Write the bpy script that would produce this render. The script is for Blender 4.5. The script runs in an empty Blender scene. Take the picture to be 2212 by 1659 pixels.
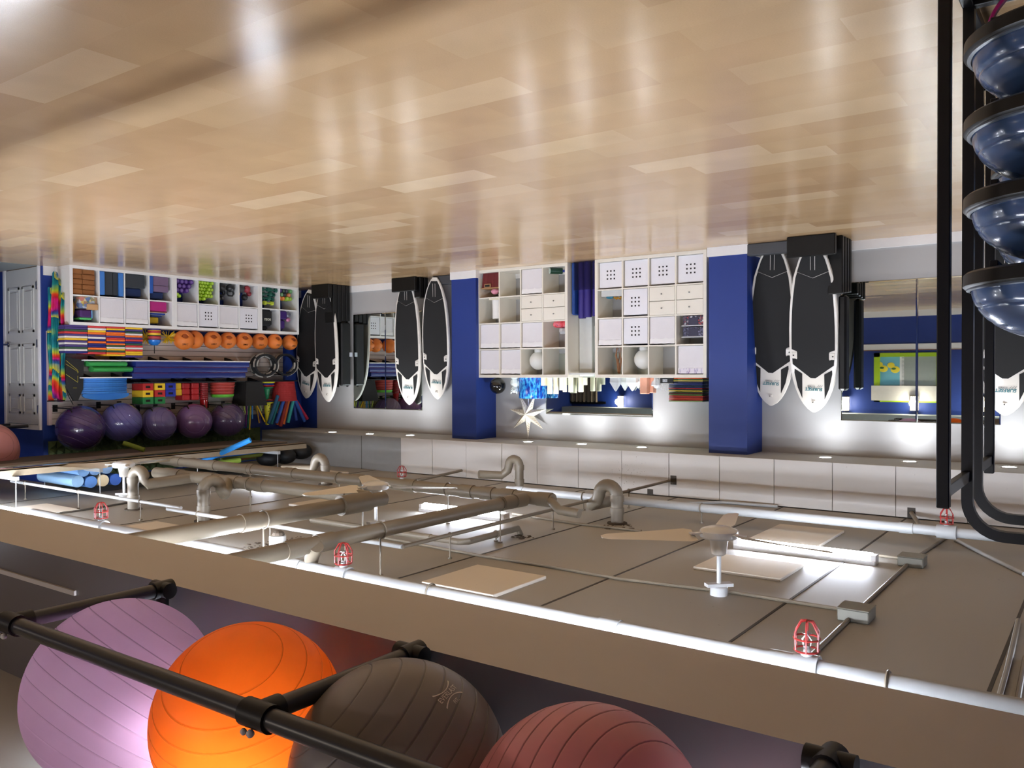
import bpy, math, random
import numpy as np
from mathutils import Vector, Matrix, Euler
random.seed(7)
S = bpy.context.scene
COL = S.collection
PI = math.pi
# ---------------------------------------------------------------- camera (held upside down)
CAMZ = 1.39616
YAW, PITCH, ROLL, FPX = 0.62465, 0.01392, -0.0036973, 1813.253
def _axes():
    f = np.array([math.sin(YAW)*math.cos(PITCH), math.cos(YAW)*math.cos(PITCH), math.sin(PITCH)])
    r = np.array([math.cos(YAW), -math.sin(YAW), 0.0]); u = np.cross(r, f)
    return math.cos(ROLL)*r + math.sin(ROLL)*u, -math.sin(ROLL)*r + math.cos(ROLL)*u, f
CR, CU, CF = _axes()
C0 = np.array([0, 0, CAMZ])
cam = bpy.data.objects.new('camera', bpy.data.cameras.new('camera'))
COL.objects.link(cam)
cam.data.sensor_width = 36
cam.data.lens = 36*FPX/2212
cam.data.clip_start = 0.05
X, Y, Z = Vector(-CR), Vector(-CU), Vector(-CF)
cam.matrix_world = Matrix(((X.x, Y.x, Z.x, 0), (X.y, Y.y, Z.y, 0), (X.z, Y.z, Z.z, CAMZ), (0, 0, 0, 1)))
S.camera = cam
# ---------------------------------------------------------------- world + exposure
w = bpy.data.worlds.new('world'); S.world = w; w.use_nodes = True
w.node_tree.nodes['Background'].inputs[0].default_value = (0.02, 0.02, 0.022, 1)
w.node_tree.nodes['Background'].inputs[1].default_value = 1
S.view_settings.view_transform = 'Standard'
S.view_settings.look = 'None'
S.view_settings.gamma = 1
S.view_settings.use_curve_mapping = False
S.view_settings.exposure = 1.0
S.cycles.max_bounces = 10
S.cycles.diffuse_bounces = 6
S.cycles.glossy_bounces = 5
S.cycles.transmission_bounces = 8
S.cycles.sample_clamp_indirect = 6
S.cycles.caustics_reflective = False
# measuring helpers: the point a ray through pixel (x, y) meets on a plane of the room
def _on(x, y, ax, v):
    d = CF - (x-1106)/FPX*CR + (y-829.5)/FPX*CU
    return Vector(C0 + d*((v-C0[ax])/d[ax]))
def PX(x, y, v): return _on(x, y, 0, v)
def PY(x, y, v): return _on(x, y, 1, v)
def PZ(x, y, v): return _on(x, y, 2, v)
# room numbers
WY = 9.48      # back wall
WX = 11.24     # storage wall
KY = 9.089     # cube shelf fronts on the back wall
KX = 10.852    # cube shelf fronts on the storage wall
SOF = 2.315    # soffit underside
SOFY = 8.65    # soffit front
CEI = 2.80     # concrete ceiling
BZ = 2.335     # bulkhead underside
BY0, BY1 = 2.13, 2.655
FRONT = -2.1   # wall behind the camera
# ---------------------------------------------------------------- materials
def lin(c):
    return tuple(((v/255)/12.92 if v <= 10 else ((v/255+0.055)/1.055)**2.4) for v in c)
_M = {}
def mat(name, rgb, rough=0.5, metal=0.0, var=0.06, scale=12, bump=0.0, bscale=60, spec=0.5, trans=0.0, alpha=1.0, coat=0.0, emit=0.0):
    if name in _M: return _M[name]
    m = bpy.data.materials.new(name); m.use_nodes = True
    nt = m.node_tree; b = nt.nodes['Principled BSDF']
    c = lin(rgb)
    tc = nt.nodes.new('ShaderNodeTexCoord'); nz = nt.nodes.new('ShaderNodeTexNoise')
    nz.inputs['Scale'].default_value = scale; nz.inputs['Detail'].default_value = 3
    nt.links.new(tc.outputs['Object'], nz.inputs['Vector'])
    mx = nt.nodes.new('ShaderNodeMix'); mx.data_type = 'RGBA'
    mx.inputs[6].default_value = (*[min(1, v*(1+var)) for v in c], 1)
    mx.inputs[7].default_value = (*[v*(1-var) for v in c], 1)
    nt.links.new(nz.outputs['Fac'], mx.inputs[0]); nt.links.new(mx.outputs[2], b.inputs['Base Color'])
    b.inputs['Roughness'].default_value = rough; b.inputs['Metallic'].default_value = metal
    b.inputs['Specular IOR Level'].default_value = spec
    b.inputs['Transmission Weight'].default_value = trans
    b.inputs['Alpha'].default_value = alpha
    b.inputs['Coat Weight'].default_value = coat
    if emit:
        b.inputs['Emission Color'].default_value = (*c, 1); b.inputs['Emission Strength'].default_value = emit
    if bump:
        n2 = nt.nodes.new('ShaderNodeTexNoise'); n2.inputs['Scale'].default_value = bscale
        nt.links.new(tc.outputs['Object'], n2.inputs['Vector'])
        bp = nt.nodes.new('ShaderNodeBump'); bp.inputs['Strength'].default_value = bump; bp.inputs['Distance'].default_value = 0.01
        nt.links.new(n2.outputs['Fac'], bp.inputs['Height']); nt.links.new(bp.outputs[0], b.inputs['Normal'])
    _M[name] = m
    return m
def emis(name, rgb, k):
    if name in _M: return _M[name]
    m = bpy.data.materials.new(name); m.use_nodes = True; nt = m.node_tree
    nt.nodes.clear(); e = nt.nodes.new('ShaderNodeEmission'); o = nt.nodes.new('ShaderNodeOutputMaterial')
    e.inputs[0].default_value = (*lin(rgb), 1); e.inputs[1].default_value = k
    nt.links.new(e.outputs[0], o.inputs[0]); _M[name] = m; return m
def rubber_glow(name, rgb, t=0.5, rough=0.35):
    """thin inflated vinyl: lets light through from behind"""
    m = bpy.data.materials.new(name); m.use_nodes = True; nt = m.node_tree
    b = nt.nodes['Principled BSDF']; c = lin(rgb)
    nz = nt.nodes.new('ShaderNodeTexNoise'); nz.inputs['Scale'].default_value = 5
    mx = nt.nodes.new('ShaderNodeMix'); mx.data_type = 'RGBA'
    mx.inputs[6].default_value = (*c, 1); mx.inputs[7].default_value = (*[v*0.88 for v in c], 1)
    nt.links.new(nz.outputs['Fac'], mx.inputs[0]); nt.links.new(mx.outputs[2], b.inputs['Base Color'])
    b.inputs['Roughness'].default_value = rough
    tr = nt.nodes.new('ShaderNodeBsdfTranslucent'); nt.links.new(mx.outputs[2], tr.inputs[0])
    rf = nt.nodes.new('ShaderNodeBsdfRefraction'); rf.inputs['IOR'].default_value = 1.12; rf.inputs['Roughness'].default_value = 0.9
    nt.links.new(mx.outputs[2], rf.inputs['Color'])
    m0 = nt.nodes.new('ShaderNodeMixShader'); m0.inputs[0].default_value = 0.5
    nt.links.new(tr.outputs[0], m0.inputs[1]); nt.links.new(rf.outputs[0], m0.inputs[2])
    ms = nt.nodes.new('ShaderNodeMixShader'); ms.inputs[0].default_value = t
    out = nt.nodes['Material Output']
    nt.links.new(b.outputs[0], ms.inputs[1]); nt.links.new(m0.outputs[0], ms.inputs[2]); nt.links.new(ms.outputs[0], out.inputs[0])
    _M[name] = m; return m
# ---------------------------------------------------------------- mesh builder
ORD = ['first', 'second', 'third', 'fourth', 'fifth', 'sixth', 'seventh', 'eighth', 'ninth', 'tenth', 'eleventh', 'twelfth', 'thirteenth', 'fourteenth', 'fifteenth', 'sixteenth', 'seventeenth', 'eighteenth', 'nineteenth', 'twentieth']
class MB:
    def __init__(s): s.v = []; s.f = []; s.mi = []; s.cur = 0
    def add(s, vs, fs):
        n = len(s.v); s.v += [Vector(a) for a in vs]; s.f += [tuple(i+n for i in f) for f in fs]; s.mi += [s.cur]*len(fs); return s
    def box(s, a, b, bev=0.0):
        x0, x1 = sorted((a[0], b[0])); y0, y1 = sorted((a[1], b[1])); z0, z1 = sorted((a[2], b[2]))
        if bev <= 0:
            return s.add([(x0,y0,z0),(x1,y0,z0),(x1,y1,z0),(x0,y1,z0),(x0,y0,z1),(x1,y0,z1),(x1,y1,z1),(x0,y1,z1)],
                [(0,3,2,1),(4,5,6,7),(0,1,5,4),(1,2,6,5),(2,3,7,6),(3,0,4,7)])
        e = min(bev, (x1-x0)/2.01, (y1-y0)/2.01, (z1-z0)/2.01)
        rings = []
        for z, ins in ((z0, e), (z0+e, 0), (z1-e, 0), (z1, e)):
            X0, X1, Y0, Y1 = x0+ins, x1-ins, y0+ins, y1-ins
            c = e if ins == 0 else e*0.4
            rings.append([(X0+c,Y0,z),(X1-c,Y0,z),(X1,Y0+c,z),(X1,Y1-c,z),(X1-c,Y1,z),(X0+c,Y1,z),(X0,Y1-c,z),(X0,Y0+c,z)])
        return s.loft(rings)
    def loft(s, rings, cap=True, closed=True):
        n = len(rings[0]); vs = [p for r in rings for p in r]; fs = []
        for k in range(len(rings)-1):
            for i in range(n if closed else n-1):
                j = (i+1) % n
                fs.append((k*n+i, k*n+j, (k+1)*n+j, (k+1)*n+i))
        if cap:
            fs.append(tuple(range(n-1, -1, -1))); fs.append(tuple(range((len(rings)-1)*n, len(rings)*n)))
        return s.add(vs, fs)
    def cyl(s, p, q, r, r2=None, n=16, cap=True):
        p, q = Vector(p), Vector(q); r2 = r if r2 is None else r2
        d = (q-p).normalized(); a = d.orthogonal().normalized(); b = d.cross(a)
        ring = lambda c, rr: [c+a*rr*math.cos(t)+b*rr*math.sin(t) for t in [2*PI*i/n for i in range(n)]]
        return s.loft([ring(p, r), ring(q, r2)], cap)
    def tube(s, pts, r, n=10, cap=True):
        pts = [Vector(p) for p in pts]; rings = []; prev = None
        for i, p in enumerate(pts):
            d = (pts[min(i+1, len(pts)-1)]-pts[max(i-1, 0)]).normalized()
            if prev is None: a = d.orthogonal().normalized()
            else:
                a = prev - d*prev.dot(d)
                a = a.normalized() if a.length > 1e-5 else d.orthogonal().normalized()
            prev = a; b = d.cross(a); rr = r[i] if isinstance(r, (list, tuple)) else r
            rings.append([p+a*rr*math.cos(2*PI*k/n)+b*rr*math.sin(2*PI*k/n) for k in range(n)])
        return s.loft(rings, cap)
    def lathe(s, prof, c=(0,0,0), n=32, M=None, cap=True):
        """prof = [(radius, height)] about local z"""
        c = Vector(c); rings = []
        for r, h in prof:
            ring = [Vector((max(r, 1e-4)*math.cos(2*PI*i/n), max(r, 1e-4)*math.sin(2*PI*i/n), h)) for i in range(n)]
            if M is not None: ring = [M @ p for p in ring]
            rings.append([p+c for p in ring])
        return s.loft(rings, cap)
    def ball(s, c, r, n=24, m=14, M=None, sc=(1,1,1)):
        prof = [(r*math.sin(PI*k/m), -r*math.cos(PI*k/m)) for k in range(m+1)]
        A = Matrix.Diagonal(sc)
        if M is not None: A = M.to_3x3() @ A
        return s.lathe(prof, c, n, A)
    def prism(s, outline, depth, O, U, V, bev=0.0):
        """2-D outline [(u, v)] at origin O with axes U, V, pushed along U x V by depth"""
        O, U, V = Vector(O), Vector(U), Vector(V); N = U.cross(V).normalized()
        P = lambda d: [O+U*u+V*v+N*d for u, v in outline]
        return s.loft([P(0), P(depth)])
    def xf(s, M):
        s.v = [M @ p for p in s.v]; return s
    def build(s, name, m, parent=None, smooth=False, base=None):
        me = bpy.data.meshes.new(name)
        if parent is not None: off = s_world(parent)
        else:
            off = Vector((0, 0, 0))
            if base is not None: off = Vector(base)
            else:
                A = np.array([tuple(p) for p in s.v]); lo, hi = A.min(0), A.max(0)
                off = Vector(((lo[0]+hi[0])/2, (lo[1]+hi[1])/2, lo[2]))
        me.from_pydata([tuple(p-off) for p in s.v], [], s.f)
        ms = m if isinstance(m, (list, tuple)) else [m]
        for k in ms: me.materials.append(k)
        if len(ms) > 1: me.polygons.foreach_set('material_index', s.mi)
        me.validate()
        o = bpy.data.objects.new(name, me); COL.objects.link(o)
        if smooth:
            me.polygons.foreach_set('use_smooth', [True]*len(me.polygons))
            me.set_sharp_from_angle(angle=math.radians(38))
        if parent is not None: o.parent = parent
        else: o.location = off
        return o
def s_world(o):
    p = Vector((0, 0, 0))
    while o is not None: p += o.location; o = o.parent
    return p
def tag(o, label=None, cat=None, group=None, kind=None):
    if label: o['label'] = label
    if cat: o['category'] = cat
    if group: o['group'] = group
    if kind: o['kind'] = kind
    return o
def thing(name, label, cat, loc=(0,0,0), group=None):
    o = bpy.data.objects.new(name, None); COL.objects.link(o); o.location = loc; o.empty_display_size = 0.1
    return tag(o, label, cat, group)
def copy_tree(o, parent=None):
    c = o.copy(); COL.objects.link(c)
    if parent is not None: c.parent = parent
    for ch in list(o.children): copy_tree(ch, c)
    return c
def place(o, loc, rot=(0,0,0), label=None, group=None, scale=None, cat=None):
    o.location = loc; o.rotation_euler = rot
    if scale is not None: o.scale = scale if isinstance(scale, (tuple, list)) else (scale,)*3
    if label: o['label'] = label
    if group: o['group'] = group
    if cat: o['category'] = cat
    return o
class Proto:
    """first call places the original, later calls copies of it with its parts"""
    def __init__(s, o): s.o = o; s.used = False
    def __call__(s, loc, rot=(0,0,0), label=None, group=None, scale=None):
        o = copy_tree(s.o) if s.used else s.o; s.used = True
        return place(o, loc, rot, label, group, scale)
def struct(mb, name, m, smooth=False, parent=None):
    o = mb.build(name, m, parent, smooth)
    if parent is None: o['kind'] = 'structure'
    return o
def bx(a, b, bev=0.0): return MB().box(a, b, bev)
def text_mb(body, size, O, U, V, depth=0.001, bold=0.0, shear=0.0, align='CENTER'):
    cu = bpy.data.curves.new('t', 'FONT'); cu.body = body; cu.size = size; cu.align_x = align; cu.extrude = depth/2
    cu.offset = bold; cu.shear = shear; cu.resolution_u = 3
    t = bpy.data.objects.new('t', cu); COL.objects.link(t)
    dg = bpy.context.evaluated_depsgraph_get(); me = bpy.data.meshes.new_from_object(t.evaluated_get(dg))
    O, U, V = Vector(O), Vector(U).normalized(), Vector(V).normalized(); N = U.cross(V)
    mb = MB(); mb.add([O+U*p.co.x+V*p.co.y+N*p.co.z for p in me.vertices], [tuple(f.vertices) for f in me.polygons])
    bpy.data.objects.remove(t); bpy.data.curves.remove(cu); bpy.data.meshes.remove(me)
    return mb
# ---------------------------------------------------------------- special materials
def floor_mat():
    m = bpy.data.materials.new('vinyl plank floor'); m.use_nodes = True; nt = m.node_tree; b = nt.nodes['Principled BSDF']
    tc = nt.nodes.new('ShaderNodeTexCoord'); mp = nt.nodes.new('ShaderNodeMapping')
    mp.inputs['Location'].default_value = (0.0, 0.035, 0)
    nt.links.new(tc.outputs['Object'], mp.inputs['Vector'])
    br = nt.nodes.new('ShaderNodeTexBrick')
    br.inputs['Scale'].default_value = 1; br.inputs['Brick Width'].default_value = 0.9; br.inputs['Row Height'].default_value = 0.27
    br.inputs['Mortar Size'].default_value = 0.0006; br.inputs['Bias'].default_value = 0; br.offset = 0.37; br.offset_frequency = 2
    br.inputs['Color1'].default_value = (0, 0, 0, 1); br.inputs['Color2'].default_value = (1, 1, 1, 1); br.inputs['Mortar'].default_value = (0.25, 0.25, 0.25, 1)
    nt.links.new(mp.outputs[0], br.inputs['Vector'])
    cr = nt.nodes.new('ShaderNodeValToRGB'); e = cr.color_ramp
    e.elements[0].color = (*lin((174, 141, 104)), 1); e.elements[0].position = 0
    e.elements[1].color = (*lin((200, 172, 136)), 1); e.elements[1].position = 1
    for p, c in ((0.25, (180, 147, 108)), (0.6, (183, 151, 112)), (0.85, (186, 155, 116))):
        q = e.elements.new(p); q.color = (*lin(c), 1)
    nt.links.new(br.outputs['Color'], cr.inputs[0])
    n1 = nt.nodes.new('ShaderNodeTexNoise'); n1.inputs['Scale'].default_value = 230; n1.inputs['Detail'].default_value = 2
    m2 = nt.nodes.new('ShaderNodeMapping'); m2.inputs['Scale'].default_value = (0.5, 1.5, 1)
    nt.links.new(tc.outputs['Object'], m2.inputs[0]); nt.links.new(m2.outputs[0], n1.inputs['Vector'])
    n2 = nt.nodes.new('ShaderNodeTexNoise'); n2.inputs['Scale'].default_value = 3; nt.links.new(tc.outputs['Object'], n2.inputs['Vector'])
    ad = nt.nodes.new('ShaderNodeMath'); ad.operation = 'ADD'; nt.links.new(n1.outputs[0], ad.inputs[0]); nt.links.new(n2.outputs[0], ad.inputs[1])
    mr = nt.nodes.new('ShaderNodeMapRange'); mr.inputs[1].default_value = 0.6; mr.inputs[2].default_value = 1.4; mr.inputs[3].default_value = 0.9; mr.inputs[4].default_value = 1.1
    nt.links.new(ad.outputs[0], mr.inputs[0])
    mx = nt.nodes.new('ShaderNodeVectorMath'); mx.operation = 'SCALE'
    nt.links.new(cr.outputs[0], mx.inputs[0]); nt.links.new(mr.outputs[0], mx.inputs['Scale'])
    nt.links.new(mx.outputs[0], b.inputs['Base Color'])
    b.inputs['Roughness'].default_value = 0.17; b.inputs['Specular IOR Level'].default_value = 0.5
    bp = nt.nodes.new('ShaderNodeBump'); bp.inputs['Strength'].default_value = 0.06; bp.inputs['Distance'].default_value = 0.004
    nt.links.new(n1.outputs[0], bp.inputs['Height']); nt.links.new(bp.outputs[0], b.inputs['Normal'])
    return m
def spots_mat(name, rgb, rgb2, rough, scale, thr, streak=(1,1,1), base_var=0.08):
    """paint with small dark flecks"""
    m = bpy.data.materials.new(name); m.use_nodes = True; nt = m.node_tree; b = nt.nodes['Principled BSDF']
    tc = nt.nodes.new('ShaderNodeTexCoord'); mp = nt.nodes.new('ShaderNodeMapping'); mp.inputs['Scale'].default_value = streak
    nt.links.new(tc.outputs['Object'], mp.inputs[0])
    vo = nt.nodes.new('ShaderNodeTexNoise'); vo.inputs['Scale'].default_value = scale; vo.inputs['Detail'].default_value = 3
    nt.links.new(mp.outputs[0], vo.inputs['Vector'])
    big = nt.nodes.new('ShaderNodeTexNoise'); big.inputs['Scale'].default_value = 0.9; nt.links.new(tc.outputs['Object'], big.inputs['Vector'])
    mu = nt.nodes.new('ShaderNodeMath'); mu.operation = 'MULTIPLY_ADD'; mu.inputs[1].default_value = 0.35; nt.links.new(big.outputs[0], mu.inputs[0]); nt.links.new(vo.outputs[0], mu.inputs[2])
    mr = nt.nodes.new('ShaderNodeMapRange'); mr.inputs[1].default_value = thr; mr.inputs[2].default_value = thr+0.04
    nt.links.new(mu.outputs[0], mr.inputs[0])
    mx = nt.nodes.new('ShaderNodeMix'); mx.data_type = 'RGBA'; nt.links.new(mr.outputs[0], mx.inputs[0])
    mx.inputs[6].default_value = (*lin(rgb), 1); mx.inputs[7].default_value = (*lin(rgb2), 1)
    nt.links.new(mx.outputs[2], b.inputs['Base Color']); b.inputs['Roughness'].default_value = rough
    _M[name] = m; return m
def ramp_mat(name, stops, kind='noise', scale=5, stretch=(1,1,1), rough=0.6, dist=0.0):
    m = bpy.data.materials.new(name); m.use_nodes = True; nt = m.node_tree; b = nt.nodes['Principled BSDF']
    tc = nt.nodes.new('ShaderNodeTexCoord'); mp = nt.nodes.new('ShaderNodeMapping'); mp.inputs['Scale'].default_value = stretch
    nt.links.new(tc.outputs['Object'], mp.inputs[0])
    if kind == 'noise':
        t = nt.nodes.new('ShaderNodeTexNoise'); t.inputs['Scale'].default_value = scale; t.inputs['Detail'].default_value = 2; out = t.outputs[0]
    elif kind == 'voronoi':
        t = nt.nodes.new('ShaderNodeTexVoronoi'); t.inputs['Scale'].default_value = scale; out = None
    else:
        t = nt.nodes.new('ShaderNodeTexWave'); t.inputs['Scale'].default_value = scale; t.inputs['Distortion'].default_value = dist; t.bands_direction = 'Z'; t.wave_profile = 'SAW'; out = t.outputs[1]
        t.inputs['Detail Scale'].default_value = 3
    nt.links.new(mp.outputs[0], t.inputs['Vector'])
    if kind == 'voronoi':
        sp = nt.nodes.new('ShaderNodeSeparateColor'); nt.links.new(t.outputs['Color'], sp.inputs[0]); out = sp.outputs[0]
    cr = nt.nodes.new('ShaderNodeValToRGB'); e = cr.color_ramp
    e.elements[0].position = stops[0][0]; e.elements[0].color = (*lin(stops[0][1]), 1)
    e.elements[1].position = stops[-1][0]; e.elements[1].color = (*lin(stops[-1][1]), 1)
    for p, c in stops[1:-1]:
        q = e.elements.new(p); q.color = (*lin(c), 1)
    nt.links.new(out, cr.inputs[0]); nt.links.new(cr.outputs[0], b.inputs['Base Color']); b.inputs['Roughness'].default_value = rough
    _M[name] = m; return m
M_floor = floor_mat()
M_wall = mat('warm grey wall paint', (172, 172, 172), 0.6, var=0.015, scale=2)
M_blue = mat('royal blue wall paint', (24, 52, 128), 0.5, var=0.03, scale=3)
M_white = mat('white trim paint', (232, 232, 232), 0.4, var=0.02)
M_kallax = mat('white laminate', (236, 232, 220), 0.35, var=0.015)
M_kwhite = mat('bright white laminate', (240, 240, 238), 0.35, var=0.015)
M_ceil = spots_mat('painted concrete ceiling', (160, 157, 150), (52, 46, 38), 0.55, 34, 0.93, (1, 3.4, 1))
M_tile = spots_mat('speckled acoustic tile', (220, 212, 198), (160, 145, 122), 0.8, 90, 0.90)
M_soffit = spots_mat('speckled soffit panel', (204, 200, 194), (130, 120, 106), 0.8, 70, 0.92)
M_soffit2 = mat('plain grey soffit panel', (140, 140, 138), 0.6)
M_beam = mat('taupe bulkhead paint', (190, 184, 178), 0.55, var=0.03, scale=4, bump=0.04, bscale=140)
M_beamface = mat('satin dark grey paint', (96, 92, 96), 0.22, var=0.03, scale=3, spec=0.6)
M_pipe = mat('painted pipe taupe', (122, 112, 96), 0.45, var=0.08, scale=6)
M_pipe2 = mat('painted pipe light grey', (168, 170, 170), 0.4, var=0.05)
M_joint = mat('dark joint line', (62, 56, 48), 0.7)
M_dirt = mat('dirty debris', (78, 68, 56), 0.9, var=0.3, scale=60)
M_black = mat('black foam rubber', (9, 9, 10), 0.75, var=0.12, scale=90, bump=0.15, bscale=300)
M_blackp = mat('black plastic', (5, 5, 5), 0.42, spec=.35)
M_blackm = mat('black powder coated steel', (6, 6, 7), 0.38, spec=.4)
M_board = mat('off white fibreglass', (226, 222, 214), 0.22, var=0.02)
M_tube = emis('fluorescent tube glow', (232, 240, 255), 55)
M_tube2 = emis('bare tube glow', (232, 240, 255), 95)
M_down = emis('downlight glow', (250, 252, 255), 70)
M_mirror = mat('mirror glass', (225, 235, 232), 0.01, 1.0, var=0.0)
M_chrome = mat('brushed metal', (170, 170, 170), 0.3, 1.0)
M_fabric = mat('white bin fabric', (226, 224, 228), 0.85, var=0.03, bump=0.12, bscale=120)
M_knob = mat('drawer knob metal', (140, 140, 140), 0.3, 0.8)
# ================================================================ room shell
XL, XR2 = -2.6, 13.0
fl = bx((XL, FRONT, -0.1), (XR2, WY, 0)); fo = fl.build('floor', M_floor, base=(0, 0, 0)); fo['kind'] = 'structure'
struct(bx((11.27, 2.6, 0.0), (XR2, 5.2, 0.004)), 'trim_1', mat('grey concrete floor', (126, 132, 130), 0.5))
# ceiling
o = bx((XL, BY1-0.3, CEI), (XR2, WY, CEI+0.12)).build('ceiling', M_ceil, base=(0, 0, CEI)); o['kind'] = 'structure'
o = bx((XL, FRONT, 3.06), (XR2, BY1-0.3, 3.18)).build('ceiling', M_ceil, base=(0, 0, CEI)); o['kind'] = 'structure'
# ceiling panel joints
xs = sorted([4.254, 2.995, 1.738, 0.48, -0.78, 5.51, 6.77, 8.03, 9.29, 10.5])
sc = (CEI-CAMZ)/(2.9-CAMZ)
j = MB()
for x in xs: j.box((x*sc-0.008, BY1, CEI-0.003), (x*sc+0.008, SOFY, CEI+0.01))
struct(j, 'trim_2', M_joint)
# walls
struct(bx((XL, WY, 0), (WX+0.1, WY+0.15, 3.1)), 'wall_back', M_wall)
struct(bx((XL-0.15, FRONT, 0), (XL, WY, 3.1)), 'wall_left', M_blue)
ws = MB().box((WX, 5.26, 0), (WX+0.15, WY, 3.1)); struct(ws, 'wall_right', M_blue)
cb = PY(682, 760, WY-0.02).x
struct(bx((cb, WY-0.012, 0), (WX, WY, SOF)), 'wall_corner', M_blue)
struct(bx((XR2, FRONT, 0), (XR2+0.15, 5.26, 3.1)), 'wall_entry', M_blue)
# door wall (faces the room front), with the door in it
DY = 5.24
dxa, dxb = 11.30, 12.20
dw = MB().box((WX, DY, 0), (dxa-0.0, DY+0.02, 3.1)).box((dxb, DY, 0), (XR2, DY+0.02, 3.1)).box((dxa, DY, 2.06), (dxb, DY+0.02, 3.1))
struct(dw, 'wall_door_side', M_blue)
M_door = mat('white door paint', (206, 208, 204), 0.4, var=0.02)
d = bpy.data.objects.new('door_1', None); COL.objects.link(d); d.location = (dxa, DY, 0); d['kind'] = 'structure'
q = MB().box((dxa, DY-0.02, 0.01), (dxb, DY+0.02, 2.05))
for (ua, ub) in ((0.10, 0.42), (0.50, 0.82)):
    for (za, zb) in ((0.25, 0.85), (1.0, 1.55), (1.66, 1.92)):
        x0, x1 = dxa+ua, dxa+ub
        for a, b in (((x0, DY-0.03, za), (x1, DY-0.02, za+0.03)), ((x0, DY-0.03, zb-0.03), (x1, DY-0.02, zb)), ((x0, DY-0.03, za), (x0+0.03, DY-0.02, zb)), ((x1-0.03, DY-0.03, za), (x1, DY-0.02, zb))): q.box(a, b)
        q.box((x0+0.06, DY-0.028, za+0.06), (x1-0.06, DY-0.02, zb-0.06), 0.006)
q.build('door_leaf', M_door, d)
h = MB().cyl((dxb-0.07, DY-0.02, 1.0), (dxb-0.07, DY-0.08, 1.0), 0.014).cyl((dxb-0.07, DY-0.07, 1.0), (dxb-0.19, DY-0.07, 1.0), 0.01); h.cyl((dxb-0.07, DY-0.02, 1.0), (dxb-0.07, DY-0.03, 1.0), 0.03)
h.build('door_handle', M_chrome, d)
for z in (0.25, 1.0, 1.85): bx((dxa+0.0, DY-0.032, z-0.05), (dxa+0.03, DY-0.02, z+0.05)).build('hinge', M_chrome, d)
f_ = MB().box((dxb, DY-0.03, 0), (dxb+0.06, DY, 2.12)).box((dxa-0.03, DY-0.03, 0), (dxa, DY, 2.12)).box((dxa, DY-0.03, 2.06), (dxb, DY, 2.12)); f_.build('door_frame', M_white, d)
# front wall behind the camera (seen in the mirrors)
struct(bx((XL, FRONT-0.15, 0), (XR2, FRONT, 3.1)), 'wall_front', M_blue)
# baseboards
struct(bx((XL, WY-0.018, 0), (cb, WY, 0.10)), 'baseboard_back', M_white)
struct(bx((WX-0.018, 5.26, 0), (WX, WY, 0.12)), 'baseboard_right', M_white)
struct(bx((XL, FRONT, 0), (XR2, FRONT+0.018, 0.14)), 'baseboard_front', M_white)
# columns
for k, (xa, xb, yf) in enumerate(((3.30, 3.745, 9.0), (7.115, 7.545, 9.03))):
    c_ = bpy.data.objects.new('wall_column', None); COL.objects.link(c_); c_.location = (xa, yf, 0); c_['kind'] = 'structure'
    bx((xa, yf, 0), (xb, WY, SOF)).build('column_body', M_blue, c_)
    bx((xa-0.015, yf-0.015, 0), (xb+0.015, WY, 0.105)).build('baseboard', M_white, c_)
# soffit: underside + panelled front
struct(bx((XL, SOFY+0.01, SOF), (WX, WY, SOF+0.02)), 'trim_3', mat('soffit underside paint', (176, 176, 172), 0.6, var=0.02))
def soff_x(px): return PY(px, 990, SOFY).x
seams = [866, 934, 1007, 1084, 1160, 1249, 1343, 1445, 1554, 1672, 1798, 1935, 2090]
prev = WX
pf = MB()
pan = MB()
struct(bx((soff_x(866)+0.002, SOFY, SOF-0.004), (WX, SOFY+0.015, CEI)), 'trim_4', M_soffit2)
struct(bx((soff_x(781)-0.004, SOFY-0.002, SOF), (soff_x(781)+0.004, SOFY, CEI)), 'trim_5', M_joint)
for a, b in zip(seams[:-1], seams[1:]):
    pan.box((soff_x(b)+0.003, SOFY-random.choice([0, .004]), SOF-0.006), (soff_x(a)-0.003, SOFY+0.015, CEI-0.01), 0.002)
pan.box((XL, SOFY, SOF-0.006), (soff_x(seams[-1])-0.003, SOFY+0.015, CEI-0.01))
struct(pan, 'trim_6', M_soffit)
# bulkhead across the room (closer, above the camera)
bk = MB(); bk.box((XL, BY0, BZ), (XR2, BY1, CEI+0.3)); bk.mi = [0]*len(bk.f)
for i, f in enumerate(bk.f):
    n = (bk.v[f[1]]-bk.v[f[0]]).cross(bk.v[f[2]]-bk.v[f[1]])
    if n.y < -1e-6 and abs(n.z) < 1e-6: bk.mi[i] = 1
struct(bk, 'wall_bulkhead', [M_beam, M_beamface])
ln0, ln1 = PY(0, 1232, BY0), PY(165, 1283, BY0)
struct(bx((ln1.x, BY0-0.012, ln0.z-0.012), (XR2, BY0, ln0.z+0.012)), 'trim_7', M_beam)
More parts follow.
